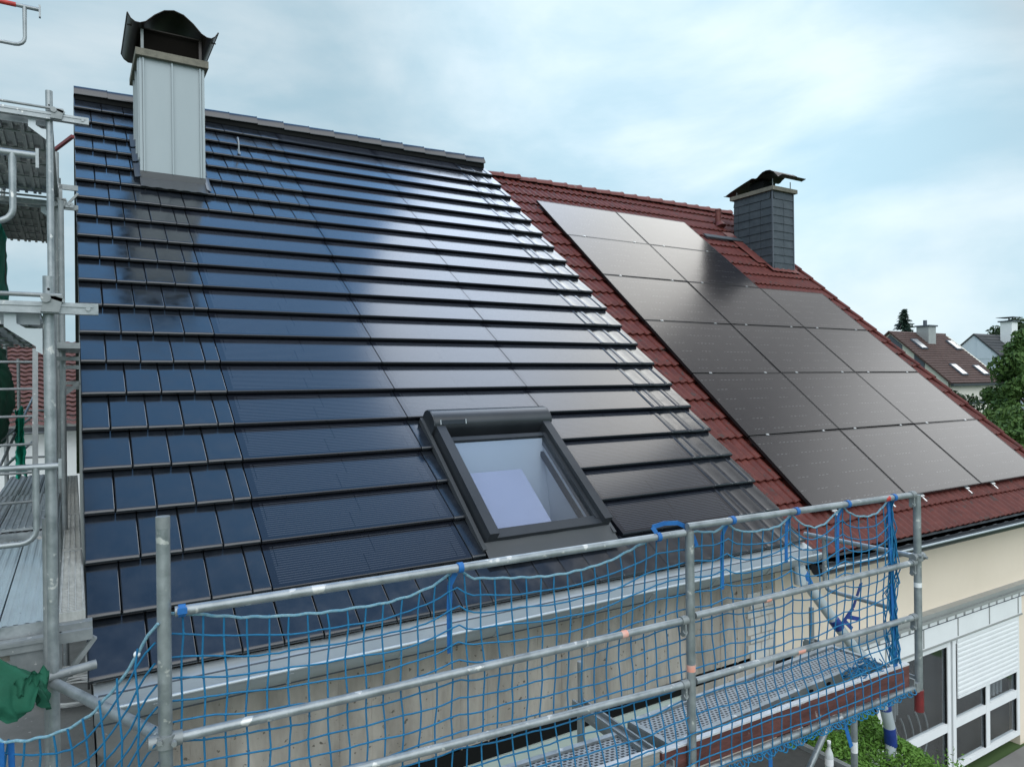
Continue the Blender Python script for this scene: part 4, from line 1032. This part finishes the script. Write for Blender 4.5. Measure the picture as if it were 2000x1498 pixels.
# ------------------------------------------------------------------ things below the front scaffold
mb = MB(); mb.box(3.6, 6.15, -1.5, .30, GZ, -2.10)
shed = tag(obj('flat_roof', mb, FELT), 'low dark felt flat roof under the right end of the deck', 'flat roof')
mb = MB(); mb.beam((3.6,-1.5,-2.08), (6.15,-1.5,-2.08), .06, .05); mb.beam((6.12,-1.5,-2.08), (6.12,.3,-2.08), .06, .05); obj('roof_edge', mb, GALVD, shed)
bt = MB(); bx, by, bz = 5.93, -.32, -2.10
pr = [(.034,0), (.038,.02), (.038,.17), (.034,.19), (.016,.235), (.014,.262), (.017,.264), (.017,.285)]
bt.tube([(bx,by,bz+z) for r_, z in pr], [r_ for r_, z in pr], 14)
bo = obj('bottle', bt, BOTTLE, origin=(bx,by,bz)); tag(bo, 'clear plastic drinks bottle standing on the felt roof', 'bottle')
obj('bottle_cap', MB().tube([(bx,by,bz+.285), (bx,by,bz+.302)], .0175, 12), WHITE, bo)
obj('bottle_sleeve', MB().tube([(bx,by,bz+.08), (bx,by,bz+.14)], .0388, 14), STICKER, bo)

# ------------------------------------------------------------------ foliage
def leaves(mb, n, fn, size, flat=.3):
    for _ in range(n):
        p, nrm = fn()
        d_ = (nrm+V((random.gauss(0,.7), random.gauss(0,.7), random.gauss(0,.7)))).normalized()
        a = d_.orthogonal().normalized(); a = (a+d_.cross(a)*random.uniform(-2,2)).normalized(); b = d_.cross(a)
        s_ = size*random.uniform(.6,1.4)
        mb.add([p-a*s_, p-b*s_*.45+d_*s_*.15, p+a*s_, p+b*s_*.45+d_*s_*.15], [(0,1,2,3)])
def clump_fn(clumps):
    def fn():
        c, r_ = random.choice(clumps); d_ = V((random.gauss(0,1), random.gauss(0,1), random.gauss(0,1))).normalized()
        k = random.random()**.35; q = V((d_.x*r_*k, d_.y*r_*k, d_.z*r_*.85*k))
        return V(c)+q, d_
    return fn
def tree(name, label, loc, h, rad, ncl, nlv, size, m_, group=None, trunk_h=.35, shape=1.0, seed=1):
    random.seed(seed)
    root = thing(name, label, 'tree', loc, group); loc = V(loc)
    cl_ = []; tr = MB()
    tr.tube([loc, loc+V((.02*h,0,h*.3)), loc+V((0,.02*h,h*.62)), loc+V((.02*h,0,h*.85))], [.035*h,.028*h,.016*h,.006*h], 9)
    for i in range(ncl):
        zz_ = random.uniform(trunk_h, .95); a = random.random()*6.283
        prof_ = math.sin(min(1,(1-zz_)/(1-trunk_h)*.95+.10)*math.pi*.62)
        rr_ = rad*prof_*random.uniform(.45,1.0)*shape; c = loc+V((rr_*math.cos(a), rr_*math.sin(a), h*zz_)); cl_.append((c, rad*random.uniform(.17,.34)))
        if i % 3 == 0: tr.tube([loc+V((0,0,h*zz_*.72)), (loc+V((0,0,h*zz_*.8))+c)/2, c], [.011*h,.007*h,.003*h], 5)
    obj('trunk', tr, BARK, root)
    b_ = MB(); leaves(b_, nlv, clump_fn(cl_), size); obj('crown', b_, m_, root)
    return root
tree('tree', 'tall leafy green tree at the right edge beside the houses', (26.4, 6.2, GZ), 6.9, 1.7, 90, 30000, .085, LEAF, None, .25, 1, 3)
tree('tree', 'dark bushy tree in front of the brown roofed house', (22.2, 7.4, GZ), 4.6, 1.7, 80, 24000, .08, LEAFD, None, .12, 1.1, 5)
tree('tree', 'small green tree below the red verge at the far right', (23.0, 5.0, GZ), 4.5, 1.9, 80, 24000, .075, LEAF, None, .1, 1.1, 8)
tree('tree', 'low dark tree filling the gap beneath the right houses', (27.5, 9.8, GZ), 4.6, 2.2, 70, 18000, .10, LEAFD, None, .08, 1.1, 9)
tree('tree', 'distant round tree behind the pale blue house', (62, 22.5, GZ), 9.6, 3.0, 40, 6000, .17, LEAFD, None, .3, 1, 11)
tree('tree', 'leafy tree seen between scaffold poles and the left verge', (-1.6, 20, GZ), 7.6, 2.2, 50, 9000, .10, LEAFD, None, .3, 1, 12)
random.seed(21)
con = thing('conifer_tree', 'dark pointed conifer rising behind the brown roof', 'tree', (59.3, 29.2, GZ))
b_ = MB(); tr = MB(); cb = V((59.3,29.2,GZ)); H = 10.9
tr.tube([cb, cb+V((0,0,H*.98))], [.22,.02], 8); obj('trunk', tr, BARK, con)
for i in range(46):
    z = H*(.35+.65*i/46); rm = (H-z)*.47+.06
    for k in range(9):
        a = random.random()*6.283; l = rm*random.uniform(.65,1.1)
        for q in range(16):
            t_ = (q+.5)/16; p = cb+V((l*t_*math.cos(a)+random.gauss(0,.05), l*t_*math.sin(a)+random.gauss(0,.05), z-l*t_*.30+.12*t_*t_+random.gauss(0,.04)))
            d_ = V((math.cos(a)*.8, math.sin(a)*.8, -.4+random.gauss(0,.4))).normalized(); s_ = .15*random.uniform(.7,1.3); sd = d_.orthogonal().normalized()*s_*.35
            b_.add([p-d_*s_, p-sd, p+d_*s_, p+sd], [(0,1,2,3)])
obj('crown', b_, NEEDLE, con)
random.seed(31)
hedge = thing('hedge', 'bright green leafy hedge below the scaffold in front of the windows', 'hedge', (6.7, -.3, GZ))
b_ = MB()
def hf():
    x = random.uniform(6.0, 7.45); y = random.uniform(-.75, .20); k = random.random()
    top = -2.07-.36*(.15-y)-.10*max(0,x-7.1)+.05*math.sin(x*9)+.04*math.sin(y*11+x*5)
    if k < .75: return V((x, y, top-abs(random.gauss(0,.08)))), V((0,0,1))
    return V((x, -.75+random.gauss(0,.04), random.uniform(GZ, top))), V((0,-1,.2))
leaves(b_, 24000, hf, .021); obj('foliage', b_, LEAFB, hedge)
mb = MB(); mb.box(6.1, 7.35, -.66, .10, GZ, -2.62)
for i in range(40):
    x = random.uniform(6.1,7.35); y = random.uniform(-.65,.1); mb.tube([(x,y,GZ), (x+random.gauss(0,.05),y,-2.45)], .008, 4)
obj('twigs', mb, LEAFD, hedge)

# ------------------------------------------------------------------ houses further off
def tiled_slope(mb, x0, x1, ya, za, yb, zb_, nrow_, step=.03):
    for i in range(nrow_):
        t0, t1 = i/nrow_, (i+1)/nrow_
        p0 = V((x0, ya+(yb-ya)*t0, za+(zb_-za)*t0)); p1 = V((x0, ya+(yb-ya)*t1, za+(zb_-za)*t1)); n_ = (p1-p0).cross(V((1,0,0))).normalized()
        if n_.z < 0: n_ = -n_
        mb.prism([p0+n_*step, p1+n_*.004, p1-n_*.06, p0-n_*.06], (x1-x0,0,0))
h1 = thing('row_house', 'distant house with brown roof, cream gable and four skylights', 'house', (36.5, 14, GZ))
X1, ry, rz, ey, ez = 34.0, 15.63, 3.88, 12.71, 1.31
mb = MB(); mb.prism([(X1+.1,12.9,GZ), (X1+.1,18.3,GZ), (X1+.1,18.3,1.4), (X1+.1,ry,rz-.12), (X1+.1,12.9,1.35)], (3.4,0,0)); mb.prism([(X1+3.5,12.9,GZ), (X1+3.5,18.3,GZ), (X1+3.5,18.3,1.4), (X1+3.5,ry,rz-.12), (X1+3.5,12.9,1.35)], (2.0,0,0))
mb.box(X1-1.2, X1+3.4, 12.2, 12.9, GZ, .35)
hw = obj('wall', mb, CREAMW, h1)
mb = MB()
mb.prism([(X1+.07,15.6,3.68), (X1+.07,15.0,3.15), (X1+.07,15.0,2.2), (X1+.07,16.2,2.2), (X1+.07,16.2,3.2)], (.03,0,0))
mb.prism([(X1+.07,14.42,2.75), (X1+.07,13.94,2.30), (X1+.07,13.94,1.5), (X1+.07,14.42,1.5)], (.03,0,0))
mb.box(X1-1.25, X1+3.42, 12.15, 12.92, .35, .45)
obj('cladding', mb, DGREY, hw)
mb = MB(); tiled_slope(mb, X1, X1+5.0, ey, ez, ry, rz, 22); mb.prism([(X1,ry,rz), (X1,18.6,1.35), (X1,18.6,1.25), (X1,ry,rz-.1)], (5.3,0,0))
hr_ = obj('roof', mb, BROWN, h1)
mb = MB(); mb.box(X1, X1+5.0, ey-.1, ey+.02, ez-.14, ez-.03); obj('gutter', mb, DARKMETAL, h1)
mb = MB(); mb.box(36.25, 36.93, 14.9, 15.5, 3.0, 4.12); ch = obj('chimney', mb, GREYTRIM, hr_)
mb = MB(); mb.box(36.18, 37.0, 14.83, 15.57, 4.12, 4.19); mb.tube([(36.5,15.2,4.19), (36.5,15.2,4.45)], .09, 10); obj('chimney_cap', mb, DGREY, ch)
sl_ = V((0, ry-ey, rz-ez)).normalized(); nm_ = V((0, -sl_.z, sl_.y))
for (x, y, z), ln_ in (((35.2,14.55,2.93), .75), ((38.45,14.55,2.93), .75), ((35.95,13.08,1.63), .82), ((37.95,13.08,1.63), .72)):
    b_ = V((x-.28, y, z))
    m_ = MB(); m_.obox(b_+nm_*.02, (.56,0,0), sl_*ln_, nm_*.07); w_ = obj('skylight', m_, DGREY, h1)
    m_ = MB(); m_.obox(b_+V((.06,0,0))+sl_*.06+nm_*.092, (.44,0,0), sl_*(ln_-.12), nm_*.006); obj('pane', m_, RAWALU, w_)
h2 = thing('row_house', 'distant pale blue house with dark roof and white chimney', 'house', (46, 16, GZ))
X2 = 44.0
mb = MB(); mb.prism([(X2,12.2,GZ), (X2,18.9,GZ), (X2,18.9,1.9), (X2,16.49,3.98), (X2,12.2,-.1)], (5.5,0,0)); hw = obj('wall', mb, BLUEW, h2)
mb = MB(); mb.prism([(X2-.02,16.35,3.75), (X2-.02,15.6,3.10), (X2-.02,15.6,2.6), (X2-.02,16.35,2.6)], (.03,0,0)); obj('cladding', mb, DGREY if False else BLUEW, hw)
mb = MB(); tiled_slope(mb, X2-.06, X2+5.6, 12.0, -.22, 16.49, 4.06, 24); mb.prism([(X2-.06,16.49,4.06), (X2-.06,19.1,1.85), (X2-.06,19.1,1.78), (X2-.06,16.49,3.96)], (5.6,0,0)); hr_ = obj('roof', mb, DROOF, h2)
mb = MB(); mb.box(46.2, 46.9, 15.5, 16.1, 3.1, 4.75); ch = obj('chimney', mb, WHITE, hr_)
mb = MB(); mb.box(46.1, 47.0, 15.4, 16.2, 4.75, 4.82); mb.box(46.0, 47.1, 15.35, 16.25, 5.0, 5.02); mb.tube([(46.55,15.8,4.82), (46.55,15.8,5.0)], .03, 6); obj('chimney_cap', mb, DGREY, ch)
h3 = thing('row_house', 'house behind the gable scaffold with rust brown tiled roof and white wall', 'house', (-2, 16, GZ))
mb = MB(); mb.box(-9, 4, 14.6, 20, GZ, .80); obj('wall', mb, WHITE, h3)
mb = MB()
for i in range(20):
    mb.grid(lambda u, v, i=i: V((-3+u*4.5, 14.3+(i+v*1.02)/20*2.6, .74+(i+v*1.02)/20*2.0+.035*(1-v)+.013*math.sin((-3+u*4.5)*2*math.pi/.19)+.004*math.sin((i*7+u*40)*3))), 24*8, 1)
mb.box(-9, -3, 14.3, 16.9, .7, .74)
mb.prism([(-9,16.9,2.72), (-9,20,.5), (-9,20,.4), (-9,16.9,2.6)], (13,0,0))
obj('roof', mb, BROWNR, h3)
mb = MB(); mb.box(-9, 4, 14.2, 14.32, .62, .72); obj('gutter', mb, DARKMETAL, h3)
